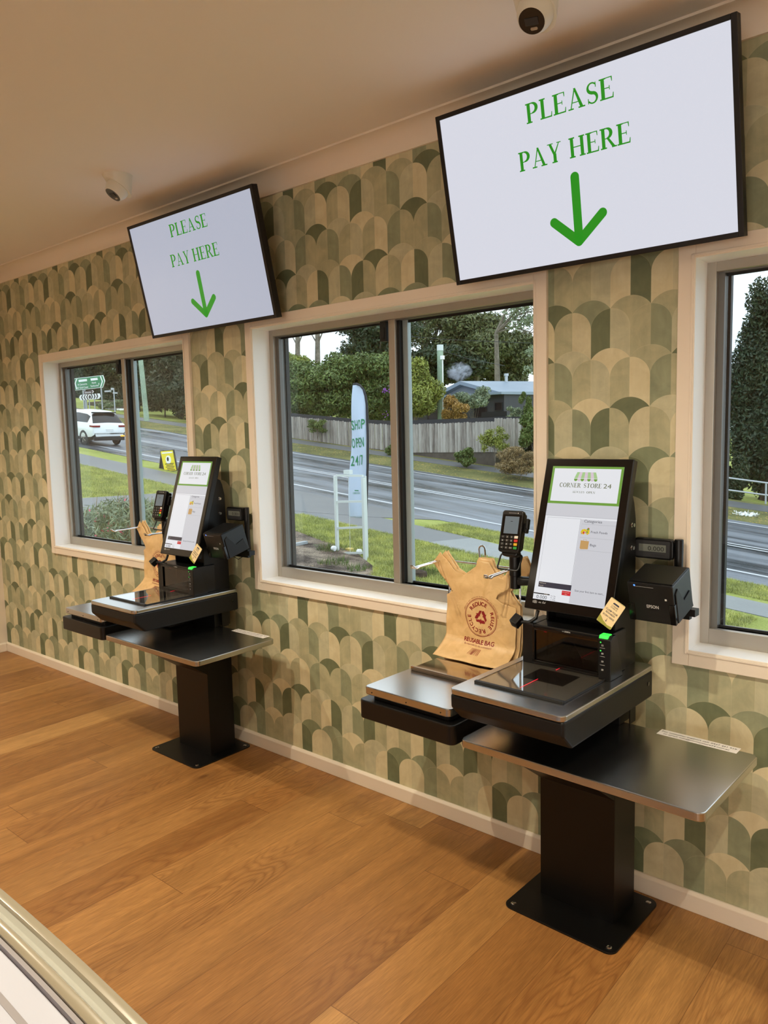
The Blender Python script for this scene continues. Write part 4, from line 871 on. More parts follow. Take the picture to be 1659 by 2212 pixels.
def ptext(mb, txt, u, v, wpx, hpx, Y, z, slope=-.11, bold=.02):
    c = at(u, v, Y); e = at(u+wpx/2, v+slope*wpx/2, Y); s_ = at(u-wpx/2, v-slope*wpx/2, Y); h = (at(u, v-hpx, Y)-c).length
    mb.T = Matrix.Translation((0, Y-z, 0)) @ Matrix(((1, 0, 0, 0), (0, 0, -1, 0), (0, 1, 0, 0), (0, 0, 0, 1)))
    mb.text(txt, c.x, c.z, h*1.4, 0, w=(e-s_).length, rot=math.atan2(e.z-s_.z, e.x-s_.x), bold=bold); mb.T = Matrix()
ptext(mb, '8 Canungra', 180, 832.0, 20, 4, Y, .06); ptext(mb, '42 Gold Coast', 180.5, 838.8, 24, 4, Y, .06); ptext(mb, 'North', 205, 828.6, 9, 4, Y, .06); ptext(mb, 'Tamborine', 206, 835.2, 18, 4, Y, .06); ptext(mb, '&', 215.5, 831, 2.5, 4, Y, .06)
mb.build('sign_lettering', 'sign_white', T)
T = thing('winery_sign', 'small brown winery arrow sign beneath the green direction sign', 'road sign'); sign_posts(T, (183.5,), 846, 893, Y-.4, .035)
mb = MB(); px_prism(mb, [(182.5, 845.5), (201, 842.3), (204.5, 845.8), (202, 849.6), (183.3, 851.8)], Y-.4); mb.build('sign_face', 'sign_brown', T)
mb = MB(); ptext(mb, 'Wineries', 191.5, 849.2, 13.5, 3, Y-.4, .05, -.13); px_prism(mb, [(200, 843.2), (201.4, 843), (204, 845.9), (201.8, 849.3), (200.5, 849.4), (202.4, 846)], Y-.4, .05); mb.build('sign_lettering', 'sign_white', T)
T = thing('chevron_sign', 'black and white chevron board under the green direction sign', 'road sign'); sign_posts(T, (190.5, 202), 860, 889, Y-.6, .035)
mb = MB(); px_prism(mb, [(172, 858.5), (175, 853.2), (215.2, 849.8), (217.8, 856.5), (214.8, 861.5), (175.2, 865)], Y-.6); mb.build('sign_face', 'sign_white', T)
mb = MB()
for k in range(3):
    u = 176.6+5.6*k; px_prism(mb, [(u+2.4, 853.6-.09*(u-172)+.2), (u+4.6, 853.6-.09*(u-172)), (u+2.1, 858.7-.07*(u-172)), (u+5.2, 864.6-.09*(u-172)), (u+3, 864.8-.09*(u-172)), (u-.1, 858.8-.07*(u-172))], Y-.6, .05)
    u = 213.2-5.6*k; px_prism(mb, [(u-2.4, 853.2-.09*(u-172)+.2), (u-4.6, 853.4-.09*(u-172)), (u-2.1, 859.2-.07*(u-172)), (u-4.2, 864.6-.09*(u-172)), (u-2, 864.4-.09*(u-172)), (u+.1, 859-.07*(u-172))], Y-.6, .05)
px_prism(mb, [(192.5, 857.6), (195.3, 852.6), (198.2, 857.2), (195.6, 862.4)], Y-.6, .05); mb.build('chevrons', 'sign_black', T)
T = thing('street_name_post', 'thin post with two street name blades right of the chevrons', 'road sign'); sign_posts(T, (243.6,), 838, 904, 22.6, .04)
mb = MB(); px_prism(mb, [(226.5, 843.8), (240, 843), (240.5, 846.6), (227, 847.3)], 22.6); px_prism(mb, [(244.8, 847), (254.5, 847.4), (254.5, 850.6), (244.8, 850.6)], 22.6); px_prism(mb, [(240.4, 837.8), (245.8, 837.8), (246, 842.6), (240.6, 842.8)], 22.6); mb.build('name_blades', 'galv', T, bevel=.005)
T = thing('power_pole', 'leaning grey green power pole seen in the left window', 'pole'); a = at(318, 914, 22.4); b = at(300, 740, 22.4)
mb = MB(); mb.tube([(a.x, a.y, gz(a.x, a.y)-.2), (b.x, b.y, b.z)], [.16, .13], 14); mb.build('pole', 'pole_wood', T, smooth=True)
T = thing('power_pole', 'green stained timber pole with white conduit in front of the dark house', 'pole'); a = at(952, 905, 26.5); b = at(950.6, 745, 26.5)
mb = MB(); mb.tube([(a.x, a.y, gz(a.x, a.y)-.1), (b.x, b.y, b.z-.25)], [.17, .14], 14); mb.build('pole', 'pole_wood', T, smooth=True)
mb = MB(); mb.tube([(b.x, b.y, b.z-.26), (b.x, b.y, b.z)], .15, 14); mb.build('pole_cap', 'galv_white', T, smooth=True)
c = at(957, 905, 26.3); d = at(956, 774, 26.3); mb = MB(); mb.tube([c, d], .03, 6); mb.box(d.x-.06, d.x+.08, 26.2, 26.35, d.z-.05, d.z+.12); mb.build('conduit', 'sign_white', T)
mb = MB(); mb.tube([at(840, 722, 27), at(955, 733, 27), at(1165, 742, 27)], .012, 5); tag(mb.build('power_line', 'sign_black'), 'thin overhead wire crossing above the green stained pole', 'cable')
mb = MB(); mb.tube([at(955, 758, 27), at(1010, 775, 29), at(1090, 790, 33)], .012, 5); tag(mb.build('power_line', 'sign_black'), 'thin wire running from the green stained pole to the house', 'cable')
# ---- car
def make_car():
    Cr = thing('car', 'white suv driving away in the left window', 'car')
    S_ = [(0, .48, .62, .80, .70, .72), (.04, .36, .98, .87, .98, .70), (.16, .30, 1.06, .90, 1.10, .78), (.50, .26, 1.06, .92, 1.54, .62), (.80, .24, 1.05, .925, 1.63, .63), (1.6, .24, 1.03, .925, 1.655, .64), (2.4, .24, 1.0, .925, 1.60, .64), (3.1, .24, .98, .92, 1.22, .66), (3.45, .26, .95, .91, 1.0, .78), (4.1, .30, .84, .88, .88, .74), (4.45, .42, .62, .74, .66, .60)]
    mb = MB(); rows = []
    for (x, zb, belt, hw, top, rw) in S_:
        pts = [(hw*.90, zb), (hw*.98, zb+.16), (hw, (zb+belt)*.52), (hw*.975, belt), (hw*.955, belt+.05 if top > belt+.3 else belt+.002), ((rw+.10, top-.14) if top > belt+.3 else (rw+.03, top-.006)), ((rw+.04, top-.05) if top > belt+.3 else (rw+.02, top-.003)), (rw*.8, top), (0, top+.02)]
        full = [(y, z) for y, z in pts]+[(-y, z) for y, z in pts[-2::-1]]
        rows.append([mb.v((x, y, z)) for y, z in full])
    n = len(rows[0])
    for i in range(len(rows)-1):
        for k in range(n-1):
            x = (S_[i][0]+S_[i+1][0])/2
            g = (k in (4, n-6) and .5 <= S_[i][0] < 2.4) or (6 <= k <= n-8 and i == 2) or (6 <= k <= n-8 and i == 6)
            mb.mi = 1 if g else (2 if k in (0, n-2) else 0); mb.face([rows[i][k], rows[i][k+1], rows[i+1][k+1], rows[i+1][k]])
    mb.mi = 0; mb.face(rows[0]); mb.face(rows[-1][::-1])
    mb.build('body', [mat('white car paint', (232, 238, 242), .18, coat=1), mat('tinted car glass', (22, 26, 32), .08), mat('black car cladding', (26, 27, 29), .6)], Cr, bevel=.012, smooth=True)
    for x in (.85, 3.55):
        for s_ in (-1, 1):
            mb = MB(); mb.lathe([(.0, .80), (.37, .80), (.39, .82), (.39, .90), (.36, .925), (.25, .93), (.25, .90), (.0, .90)], (x, 0, .36), 24, 1)
            if s_ < 0:
                for v in mb.bm.verts: v.co.y *= -1
            wh = mb.build('wheel', 'gasket', Cr, smooth=True)
            mb = MB()
            for k in range(5):
                a = 2*math.pi*k/5; mb.prism([(x+.03*math.cos(a+1.57), .36+.03*math.sin(a+1.57)), (x+.24*math.cos(a-.12), .36+.24*math.sin(a-.12)), (x+.24*math.cos(a+.12), .36+.24*math.sin(a+.12))], s_*.895, s_*.915, 1)
            mb.build('rim', 'alu', wh)
    for s_ in (-1, 1):
        mb = MB(); mb.box(-.012, .30, s_*.50, s_*.905, .92, 1.00); mb.build('tail_light', mat('red tail light', (130, 16, 22), .2), Cr, bevel=.01)
    mb = MB(); mb.box(-.02, .10, -.82, .82, .28, .46); mb.build('bumper', 'flagsleeve', Cr, bevel=.03)
    mb = MB(); mb.box(-.012, .05, -.19, .19, .72, .83); mb.build('number_plate', 'plastic_w', Cr, bevel=.004)
    mb = MB(); mb.box(-.025, .02, -.80, -.60, .46, .52); mb.build('indicator', mat('amber light', (240, 170, 60), .3, emit=1.2), Cr)
    mb = MB(); mb.box(.42, .66, -.60, .60, 1.55, 1.60); mb.build('spoiler', 'flagsleeve', Cr, bevel=.01); return Cr
car = make_car(); cx, cy = -27.9, 13.2; car.location = (cx+.66, cy, gz(cx+.66, cy)+.02); car.rotation_euler = (0, math.atan(GX), math.pi); car.scale = (.78, .78, .80) 
# ---- A-frame sign
T = thing('sandwich_board', 'yellow faced black sandwich board on the grass verge', 'sign'); q = hit(371, 1017); Y = q.y
mb = MB(); px_prism(mb, [(347.6, 973.8), (376.8, 971), (385.2, 1016.4), (356.8, 1019.6)], Y); mb.build('front_board', 'sign_black', T)
mb = MB(); px_prism(mb, [(349.4, 975), (375.6, 972.6), (383.6, 1015.6), (358.2, 1018.4)], Y, .046); mb.build('yellow_face', 'sign_yellow', T)
mb = MB(); px_prism(mb, [(352.5, 977.6), (375, 975.4), (375.6, 978), (353, 980.4)], Y, .05)
c = at(366.5, 993, Y); mb.prism([(c.x+.145*math.cos(t), c.z+.13*math.sin(t)) for t in np.linspace(0, 6.2, 22)], Y, Y-.05, 1); mb.build('sign_panel', 'sign_white', T)
mb = MB(); 
for k in range(5): px_prism(mb, [(359.5+.8*k+(k % 2)*2, 1001.8+3.3*k), (378+.8*k-(k % 2)*2, 999.8+3.3*k), (378.2+.8*k-(k % 2)*2, 1001.2+3.3*k), (359.7+.8*k+(k % 2)*2, 1003.2+3.3*k)], Y, .05)
mb.prism([(c.x-.02+.05*math.cos(t), c.z+.02+.065*math.sin(t)) for t in np.linspace(0, 6.2, 12)], Y, Y-.056, 1); mb.build('sign_text', 'sign_black', T)
mb = MB(); px_prism(mb, [(347.8, 974.5), (349.6, 975), (345, 1018.6), (343, 1018.4)], Y, .03, .02); px_prism(mb, [(350.5, 985), (357, 1016), (345, 1013), (348.4, 983)], Y, .01, .03); mb.build('rear_board', 'dark_grey', T)
# ---- shop flag
Y = 8.4; T = thing('feather_flag', 'tall white feather flag with green words outside the middle window', 'flag')
out = [(764.5, 832.5), (770, 831.5), (777, 835), (783, 843), (787.5, 856), (790.5, 875), (792.5, 940), (792.5, 1000), (790, 1060), (789, 1112), (782.5, 1119), (753.5, 1116), (756, 1060), (757.5, 1000), (759.5, 930), (762, 880)]
def fy(x, z): return Y+.03*math.sin(9*x+3*z)+.015*math.sin(23*x-2*z)
bm = tess([(at(u, v, Y).x, 0, at(u, v, Y).z) for u, v in out]); zb = at(780, 1119, Y).z
for k in range(40): bmesh.ops.bisect_plane(bm, geom=bm.verts[:]+bm.edges[:]+bm.faces[:], plane_co=(0, 0, zb+.07*k), plane_no=(0, 0, 1))
for k in range(8): bmesh.ops.bisect_plane(bm, geom=bm.verts[:]+bm.edges[:]+bm.faces[:], plane_co=(at(755+5*k, 1000, Y).x, 0, 0), plane_no=(1, 0, 0))
for v in bm.verts: v.co.y = fy(v.co.x, v.co.z)
mb = MB(); mb.bm.free(); mb.bm = bm; o = mb.build('flag_cloth', 'flagcloth', T, smooth=True); s_ = o.modifiers.new('thickness', 'SOLIDIFY'); s_.thickness = .003
pole = [(763.5, 830.5), (770, 829), (778, 832.5), (785, 841), (789.5, 855), (792.5, 875), (794.6, 940), (794.4, 1000), (792.5, 1060), (791, 1118)]
mb = MB(); pp = [at(u, v, Y) for u, v in pole]; pp.append(Vector((pp[-1].x+.01, Y, gz(pp[-1].x, Y)-.05))); mb.tube(pp, [.020]*4+[.024]*6+[.014], 8); mb.build('flag_pole', 'flagsleeve', T, smooth=True)
mb = MB()
for txt, u, v, w_, h in (('SHOP', 775, 927, 30, 21), ('OPEN', 774.5, 966, 30, 21), ('24/7', 772.5, 1005, 27, 22)):
    c = at(u, v, Y); w2 = abs(at(u+w_/2, v, Y).x-at(u-w_/2, v, Y).x); h2 = (at(u, v-h, Y)-c).length
    mb.T = MB_front(0); cell = w2/len(txt)
    for k, ch in enumerate(txt):
        dx = (k-(len(txt)-1)/2)*cell*1.02; mb.text(ch, c.x+dx, c.z+dx*.09, h2*1.38, 0, w=cell*(.62 if ch == '/' else .80), bold=.008)
    mb.T = Matrix()
c = at(771.5, 1067, Y); mb.T = MB_front(0); mb.text('CORNER STORE 24', c.x, c.z, .05, 0, w=.17, rot=rad(3)); mb.rect(c.x-.05, c.z+.06, c.x+.05, c.z+.075); mb.T = Matrix()
for v in mb.bm.verts: v.co.y = fy(v.co.x, v.co.z)-.012
mb.build('flag_lettering', 'flaggreen', T)
# ---- empty aluminium sign frame
T = thing('sign_frame', 'empty pale metal sign frame standing in the bark bed', 'frame'); a = hit(729, 1191); b = hit(789, 1210); c = at(785, 1032, b.y); zt = c.z; za = at(724.5, 1028, a.y).z
for q, z1 in ((a, za), (b, zt)):
    mb = MB(); mb.box(q.x-.026, q.x+.026, q.y-.026, q.y+.026, q.z-.15, z1); mb.build('post', 'galv_white', T, bevel=.003)
mb = MB(); mb.box(b.x-.085, b.x-.045, b.y+.10, b.y+.14, b.z-.1, zt+.02); mb.build('post', 'galv_white', T, bevel=.003)
for (v0, v1) in ((1027, 1028), (1084, 1083), (1141, 1139), (1196, 1194)):
    p = at(728, v0, a.y); q = at(784, v1, b.y); mb = MB(); mb.tube([p, q], .026, 4); mb.build('rail', 'galv_white', T)
mb = MB(); p = at(752, 1024, a.y); mb.box(p.x-.075, p.x+.075, p.y-.04, p.y+.04, p.z, p.z+.07); mb.tube([(p.x, p.y, p.z), (p.x+.03, p.y-.02, p.z-.5), (p.x+.05, p.y-.06, gz(p.x, p.y)+.02)], .004, 5); mb.build('lamp_head', 'galv_white', T, bevel=.004)
for lb, u, v in (('small white floodlight left of the sign frame base', 721, 1190), ('small white floodlight inside the sign frame base', 776, 1197)):
    q = hit(u, v+3); t = thing('floodlight', lb, 'floodlight', q); mb = MB(); mb.tube([(0, 0, .0), (0, 0, .05)], .012, 6); mb.build('stake', 'galv', t); mb = MB(); mb.lathe([(.02, -.04), (.045, -.03), (.05, .03), (.03, .04)], (0, 0, .07), 12, 0); mb.build('lamp_housing', 'plastic_w', t, smooth=True)
q = hit(755, 1191); mb = MB(); mb.box(q.x-.06, q.x+.06, q.y-.05, q.y+.05, q.z, q.z+.06); tag(mb.build('yellow_block', 'brick_y', bevel=.006), 'yellow block lying on the bark under the sign frame', 'block')
p, q = hit(622, 1184), hit(662, 1176); mb = MB(); mb.tube([p+Vector((0, 0, .03)), q+Vector((0, 0, .03))], .05, 4); tag(mb.build('edging_channel', 'galv'), 'grey metal channel lying at the left of the bark bed', 'edging')
q = hit(906, 1247); mb = MB(); mb.lathe([(.05, -.02), (.14, .02), (.12, .09), (.05, .12)], q, 7); tag(mb.build('rock', 'trunk_dark'), 'dark rock in the grass at the middle window corner', 'rock')
# ---- paling fence
def fence(pts_top, pts_bot, Y, label, cap=.16):
    T = thing('paling_fence', label, 'fence'); tx = [(at(u, v, Y).x, at(u, v, Y).z) for u, v in pts_top]; bx = [(at(u, v, Y).x, at(u, v, Y).z) for u, v in pts_bot]
    ip = lambda P, x: float(np.interp(x, [p[0] for p in P], [p[1] for p in P])); x = tx[0][0]; mb = MB(); r4 = random.Random(5)
    while x < tx[-1][0]:
        w_ = .13; zt = ip(tx, x)+r4.uniform(-.02, .02); zb = ip(bx, x); y = Y+r4.uniform(-.008, .008)
        mb.prism([(x, zb), (x+w_, zb), (x+w_, zt-.03), (x+w_*.75, zt), (x+w_*.25, zt), (x, zt-.03)], y, y+.02, 1); x += .145
    mb.build('palings', 'paling', T); N_ = 12
    mb = MB(); xs = np.linspace(tx[0][0], tx[-1][0], 20)
    for a, b in zip(xs, xs[1:]): mb.prism([(a, ip(tx, a)-.05), (b, ip(tx, b)-.05), (b, ip(tx, b)+cap), (a, ip(tx, a)+cap)], Y+.04, Y+.07, 1)
    mb.build('dark_screen', 'sign_black', T)
    for x in np.arange(tx[0][0]+.3, tx[-1][0], 2.4):
        mb = MB(); mb.box(x-.05, x+.05, Y+.02, Y+.12, gz(x, Y)-.2, ip(tx, x)); mb.build('post', 'timber_wet', T)
    mb = MB()
    for a, b in zip(xs, xs[1:]):
        if ip(bx, a)-gz(a, Y) > .1: mb.prism([(a, gz(a, Y)-.2), (b, gz(b, Y)-.2), (b, ip(bx, b)+.02), (a, ip(bx, a)+.02)], Y+.03, Y+.08, 1)
    mb.build('retaining_boards', 'timber_wet', T); return T
fence([(560, 888), (611.6, 897.8), (764.5, 912.4), (842, 917), (867.7, 916.7), (1066, 910.5)], [(560, 939), (611.6, 946.6), (842.6, 974.2), (868, 978), (1061, 976.6)], 23.5, 'long weathered grey paling fence across the road')
fence([(1067, 903.5), (1136, 903.5)], [(1067, 978), (1136, 975)], 24.6, 'shorter taller set back paling fence right of the long one', .06)
# ---- houses
T = thing('house', 'dark clad house with pale grey gable behind the paling fence', 'house'); dk = mat('charcoal cladding', (52, 54, 60), .7); pg = mat('pale grey cladding', (128, 137, 148), .7); rf = mat('pale metal roof', (128, 142, 156), .45, .1, var=.06, vs=1)
def hx(u, Y): return at(u, 880, Y).x
def hz(v, Y, u=1000): return at(u, v, Y).z
Y = 33.; g = gz(hx(980, Y), Y)-.5
mb = MB(); mb.box(hx(840, Y), hx(1089, Y), Y, Y+4, g, hz(855, Y)); mb.build('dark_wall', dk, T)
mb = MB(); mb.prism([(Y-.5, hz(857, Y)), (Y-.5, hz(852, Y)), (Y+4, hz(848, Y)), (Y+4, hz(855, Y))], hx(835, Y), hx(1094, Y), 0); mb.build('skillion_roof', rf, T)
Y2 = 37.5; mb = MB(); mb.prism([(at(u, v, Y2).x, at(u, v, Y2).z) for u, v in ((957, 905), (957, 848), (1001, 826), (1114, 857), (1114, 905))], Y2, Y2+.2, 1); mb.build('gable_wall', pg, T)
ap = at(1001, 823.5, Y2); e1 = at(955, 847.5, Y2); e2 = at(1116, 855, Y2); dd = Vector((4.5, 9, 0))
mb = MB(); th = Vector((0, 0, -.22))
for p, q in ((ap, e2), (ap, e1)):
    p = p-Vector((0, .4, 0)); q = q-Vector((0, .4, 0)); A = [mb.v(w_) for w_ in (p, q, q+dd, p+dd)]; B = [mb.v(w_+th) for w_ in (p, q, q+dd, p+dd)]
    mb.face(A); mb.face(B[::-1])
    for i in range(4): mb.face([A[i], A[(i+1) % 4], B[(i+1) % 4], B[i]])
mb.build('gable_roof', rf, T)
mb = MB(); w2 = [e2+Vector((-.2, 0, -.15)), e2+dd+Vector((-.2, 0, -.15))]; mb.face([mb.v(p) for p in (w2[0], w2[1], Vector((w2[1].x, w2[1].y, g)), Vector((w2[0].x, w2[0].y, g)))]); mb.build('side_wall', pg, T)
for u0, v0, u1, v1 in ((1069, 868, 1086, 888), (1025, 878, 1052, 903), (924, 880, 946, 908)):
    a, b = at(u0, v1, Y), at(u1, v0, Y); mb = MB(); frame2(mb, a.x, b.x, a.z, b.z, .05, Y-.06, Y-.01); wf = mb.build('window', 'sign_black', T); mb = MB(); mb.box(a.x+.05, b.x-.05, Y-.03, Y-.01, a.z+.05, b.z-.05); mb.build('pane', mat('dark house pane', (40, 34, 38), .1), wf)
mb = MB(); a, b = at(1040, 905, 31), at(1095, 888, 31); mb.box(a.x, b.x, 31, 31.06, a.z, b.z); mb.build('deck_railing', 'sign_black', T)
c = at(1093.5, 832, 40); d = at(1093.5, 808, 40); mb = MB(); mb.cyl(c-Vector((0, 0, .4)), d, .1, 14); mb.cyl(d-Vector((0, 0, .12)), d+Vector((0, 0, .03)), .15, 14); mb.build('chimney_flue', 'galv', T, smooth=True)
T = thing('house', 'far house with blue grey roof right of the chimney flue', 'house'); Y = 52.
mb = MB(); mb.prism([(at(u, v, Y).x, at(u, v, Y).z) for u, v in ((1105, 838), (1150, 833), (1240, 836), (1240, 852), (1105, 852))], Y, Y+5, 1); mb.build('roof', mat('blue grey roof', (140, 158, 184), .5), T)
mb = MB(); mb.box(hx(1108, Y), hx(1235, Y), Y+.5, Y+5, -1.5, hz(850, Y)); mb.build('wall', pg, T)
T = thing('shed', 'grey corrugated shed behind the left end of the long fence', 'shed'); Y = 29.
a, b = at(600, 905, Y), at(640, 866, Y); mb = MB(); mb.box(a.x, b.x, Y, Y+3, gz(a.x, Y)-.3, b.z); mb.build('wall', mat('shed cladding', (124, 132, 136), .5, .3), T); mb = MB(); mb.box(a.x-.1, b.x+.15, Y-.15, Y+3.1, b.z, b.z+.08); mb.build('roof', 'galv', T)
mb = MB(); a, b = at(615, 896, Y), at(624, 872, Y); mb.box(a.x, b.x, Y-.03, Y, a.z, b.z); mb.build('door', 'sign_black', T)
T = thing('van', 'white vehicle parked behind the hedge left of the flag', 'van'); Y = 27.5; a, b = at(655, 902, Y), at(716, 874, Y)
mb = MB(); mb.prism([(a.x, a.z+.3), (b.x, a.z+.3), (b.x, b.z-.2), (b.x-.4, b.z), (a.x+.5, b.z), (a.x, b.z-.5)], Y, Y+1.8, 1); mb.build('body', 'plastic_w', T, bevel=.06)
mb = MB(); mb.box(a.x+.3, b.x-.2, Y-.02, Y, a.z+.75, b.z-.12); mb.build('side_window', 'sign_black', T)
# ---- smoke
x = NT('chimney smoke'); x.t.nodes.remove(x.b); pv = x.n('ShaderNodeVolumePrincipled'); g_ = x.coords(); n_ = x.noise(g_, 1.6, 5, .65, 1.2)
pv.inputs['Color'].default_value = (.82, .88, 1, 1); gr = x.n('ShaderNodeVectorMath', operation='LENGTH'); x.l(g_, gr.inputs[0])
den = x.mth('MULTIPLY', x.mth('MAXIMUM', 0, x.mth('SUBTRACT', n_, .47)), x.mth('MAXIMUM', 0, x.mth('SUBTRACT', 1, x.mth('POWER', x.mth('DIVIDE', gr.outputs['Value'], .95), 2)))); x.l(x.mth('MULTIPLY', den, 34), pv.inputs['Density'])
x.l(pv.outputs[0], x.o.inputs['Volume']); M['smoke'] = x.m
c = at(992, 803, 41); mb = MB(); mb.lathe([(.05, -.95), (.5, -.75), (.8, -.4), (.95, 0), (.8, .4), (.5, .75), (.05, .95)], (0, 0, 0), 18); o = mb.build('smoke', 'smoke'); o.location = c; tag(o, 'pale blue smoke drifting above the gable roof', 'smoke', None, 'stuff'); o.scale = (1.1, .8, .75)
# ---- trees in the middle window
tree('hedge_tree', 'broad leafy green tree hanging over the fence left of the flag', 'tree', 590, 768, 772, 908, 25.6, 'lf_mid', 24000, .30, seed=2, tr=.10, k=40, sq=1)
tree('hedge_tree', 'yellow green shrub tree at the left edge of the middle window', 'tree', 560, 745, 660, 830, 27, 'lf_light', 7000, .30, seed=4, tr=.08)
tree('hedge_tree', 'bushy green tree directly behind the flag top', 'tree', 735, 755, 850, 915, 26.5, 'lf_mid', 15000, .30, seed=5, tr=.10, k=30, sq=1)
tree('flowering_tree', 'dense flowering tree with purple blooms right of the sash stile', 'tree', 842, 765, 946, 908, 25.4, 'lf_light', 17000, .26, seed=6, tr=.10, k=32, sq=1)
tree('gum_tree', 'tall open gum tree above the flag', 'tree', 735, 640, 905, 800, 44, 'lf_dark', 7000, .5, seed=7, tr=.28, k=26)
tree('gum_tree', 'tall bare trunked gum left of the big forest tree', 'tree', 868, 600, 975, 790, 60, 'lf_olive', 3600, .55, seed=8, tr=.4, k=22)
tree('forest_tree', 'large rounded forest tree behind the grey gable', 'tree', 950, 662, 1110, 850, 62, 'lf_olive', 22000, .75, seed=9, tr=.5, k=34)
tree('forest_tree', 'forest tree sloping down to the right window jamb', 'tree', 1040, 700, 1175, 860, 66, 'lf_olive', 18000, .75, seed=10, tr=.5, k=30)
tree('forest_tree', 'dark forest tree behind the green stained pole', 'tree', 840, 720, 1030, 860, 58, 'lf_dark', 16000, .7, seed=11, tr=.5, k=24)
for lb, u, vt, vb, Y_ in (('bare grey trunk left of two above the hedge', 643, 700, 780, 38), ('bare grey trunk right of two above the hedge', 686, 690, 780, 38)):
    t = thing('bare_trunk', lb, 'tree'); a, b = at(u, vb, Y_), at(u, vt, Y_); mb = MB(); mb.tube([(a.x, a.y, gz(a.x, a.y)), a, b], [.3, .2, .16], 10)
    mb.build('trunk', 'trunk', t, smooth=True)
    for du, dv in ((22, -40), (-24, -30), (30, -60)):
        m_2 = a.lerp(b, .4); c = at(u+du, vb-30+dv, Y_); mb = MB(); mb.tube([m_2, m_2.lerp(c, .5)+Vector((0, 0, .3)), c], [.06, .04, .015], 6); mb.build('branch', 'trunk', t, smooth=True)
t = thing('gum_branch', 'bare spreading gum branches against the sky at the upper right', 'tree', at(1075, 850, 50)); r5 = random.Random(3); o0 = at(1075, 850, 50)
mb = MB()
for e in ((1165, 668), (1160, 650), (1140, 690), (1120, 640), (1150, 720)):
    p0 = at(1072, 720, 50)-o0; p3 = at(*e, 50)-o0; mb.tube([(0, 0, 0), p0, p0.lerp(p3, .5)+Vector((0, 0, .5)), p3], [.25, .16, .09, .02], 6)
    for k in range(4): q0 = p0.lerp(p3, r5.uniform(.4, .95)); mb.tube([q0, q0+Vector((r5.uniform(-.3, 1.6), 0, r5.uniform(-.9, 1.2)))], [.04, .01], 5)
mb.build('branches', 'trunk', t, smooth=True); leaves('sparse_foliage', 'lf_grey', [tuple(at(u, v, 50)-o0)+(1.2, 1, .6) for u, v in ((1150, 690), (1125, 700), (1135, 665), (1110, 680), (1160, 760), (1160, 800))], 900, .35, t)
bush('russet shrub in front of the dark house wall', 955, 850, 1005, 912, 26.2, 'lf_autumn', 3500, .17, seed=12); bush('grey leaved shrub arching before the gable', 985, 828, 1060, 882, 28, 'lf_grey', 2600, .2, seed=13)
bush('pointed dark green conifer beside the grey wall', 1124, 843, 1152, 905, 27, 'lf_mid', 4000, .15, seed=14, k=9); bush('pale shrub at the foot of the conifer', 1098, 878, 1130, 908, 27, 'lf_grey', 1800, .16, seed=15)
bush('broad leaved bush at the right end of the fence', 1128, 890, 1180, 965, 22.6, 'lf_mid', 2600, .32, seed=16, wid=.45); bush('dark undergrowth under the broad leaved bush', 1120, 930, 1185, 985, 23, 'lf_dark', 3000, .2, seed=17)
bush('bright yellow green sapling in front of the fence step', 1040, 915, 1098, 985, 22.6, 'lf_light', 1500, .15, seed=18, hollow=.8); bush('small green bush at the foot of the fence', 985, 965, 1025, 1006, 22.3, 'lf_mid', 2400, .18, seed=19)
bush('tangled dry brown bush on the verge at the right', 1070, 965, 1180, 1022, 21.6, 'lf_dry', 7000, .2, seed=21, wid=.15); bush('green trailing plant draped over the fence', 665, 905, 705, 935, 23.2, 'lf_mid', 900, .16, seed=22)
bush('dark green bush below the fence near the sash stile', 835, 958, 862, 990, 22.6, 'lf_mid', 800, .18, seed=23)
leaves('fallen_blooms', 'petal_p', [tuple(at(u, v, 25))+(.25, .2, .2) for u, v in ((835, 842), (833, 895), (880, 830), (915, 855), (860, 800))], 60, .12); tag(bpy.data.objects['fallen_blooms'], 'scattered purple blooms on the flowering tree', 'flowers', None, 'stuff'); bpy.data.objects['fallen_blooms'].name = 'purple_blooms'
# ---- right window: big dark tree, handrail, leaf pile
tree('dark_tree', 'huge dark evergreen tree filling the right window', 'tree', 1548, 625, 1800, 1085, 27.5, 'lf_deep', 42000, .26, seed=31, tr=.35, k=40, tm='trunk_dark', flat=.7)
tree('dark_tree', 'dark leafy tree leaning in at the far right edge', 'tree', 1600, 520, 1830, 900, 27.5, 'lf_dark', 22000, .26, seed=32, tr=.35, k=30, tm='trunk_dark', flat=.7)
bush('low green growth under the huge dark tree', 1535, 985, 1620, 1085, 25.5, 'lf_dark', 7000, .22, seed=33); bush('small light green shrub at the left edge of the right window', 1530, 940, 1580, 1000, 25, 'lf_mid', 2500, .2, seed=34)
T = thing('handrail', 'pale metal handrail in front of the huge dark tree', 'handrail'); Y = 23.5
for v0, v1 in ((1029, 1043.5), (1055, 1070)):
    mb = MB(); p, q = at(1530, v0-2.4, Y), at(1659, v1, Y); mb.tube([p, q, q+(q-p)*.8], .028, 8); mb.build('rail', 'galv', T, smooth=True)
for u, v in ((1655, 1042.5), (1500, 1021)):
    p = at(u, v, Y); mb = MB(); mb.tube([(p.x, Y, gz(p.x, Y)-.1), p], .028, 8); mb.build('post', 'galv', T, smooth=True)
q = hit(1608, 1118); leaves('leaf_pile', 'pebble', [(q.x, q.y, q.z+.04, .42, .3, .10)], 260, .22); tag(bpy.data.objects['leaf_pile'], 'pale heap of dry palm leaves on the far verge', 'leaves', None, 'stuff')
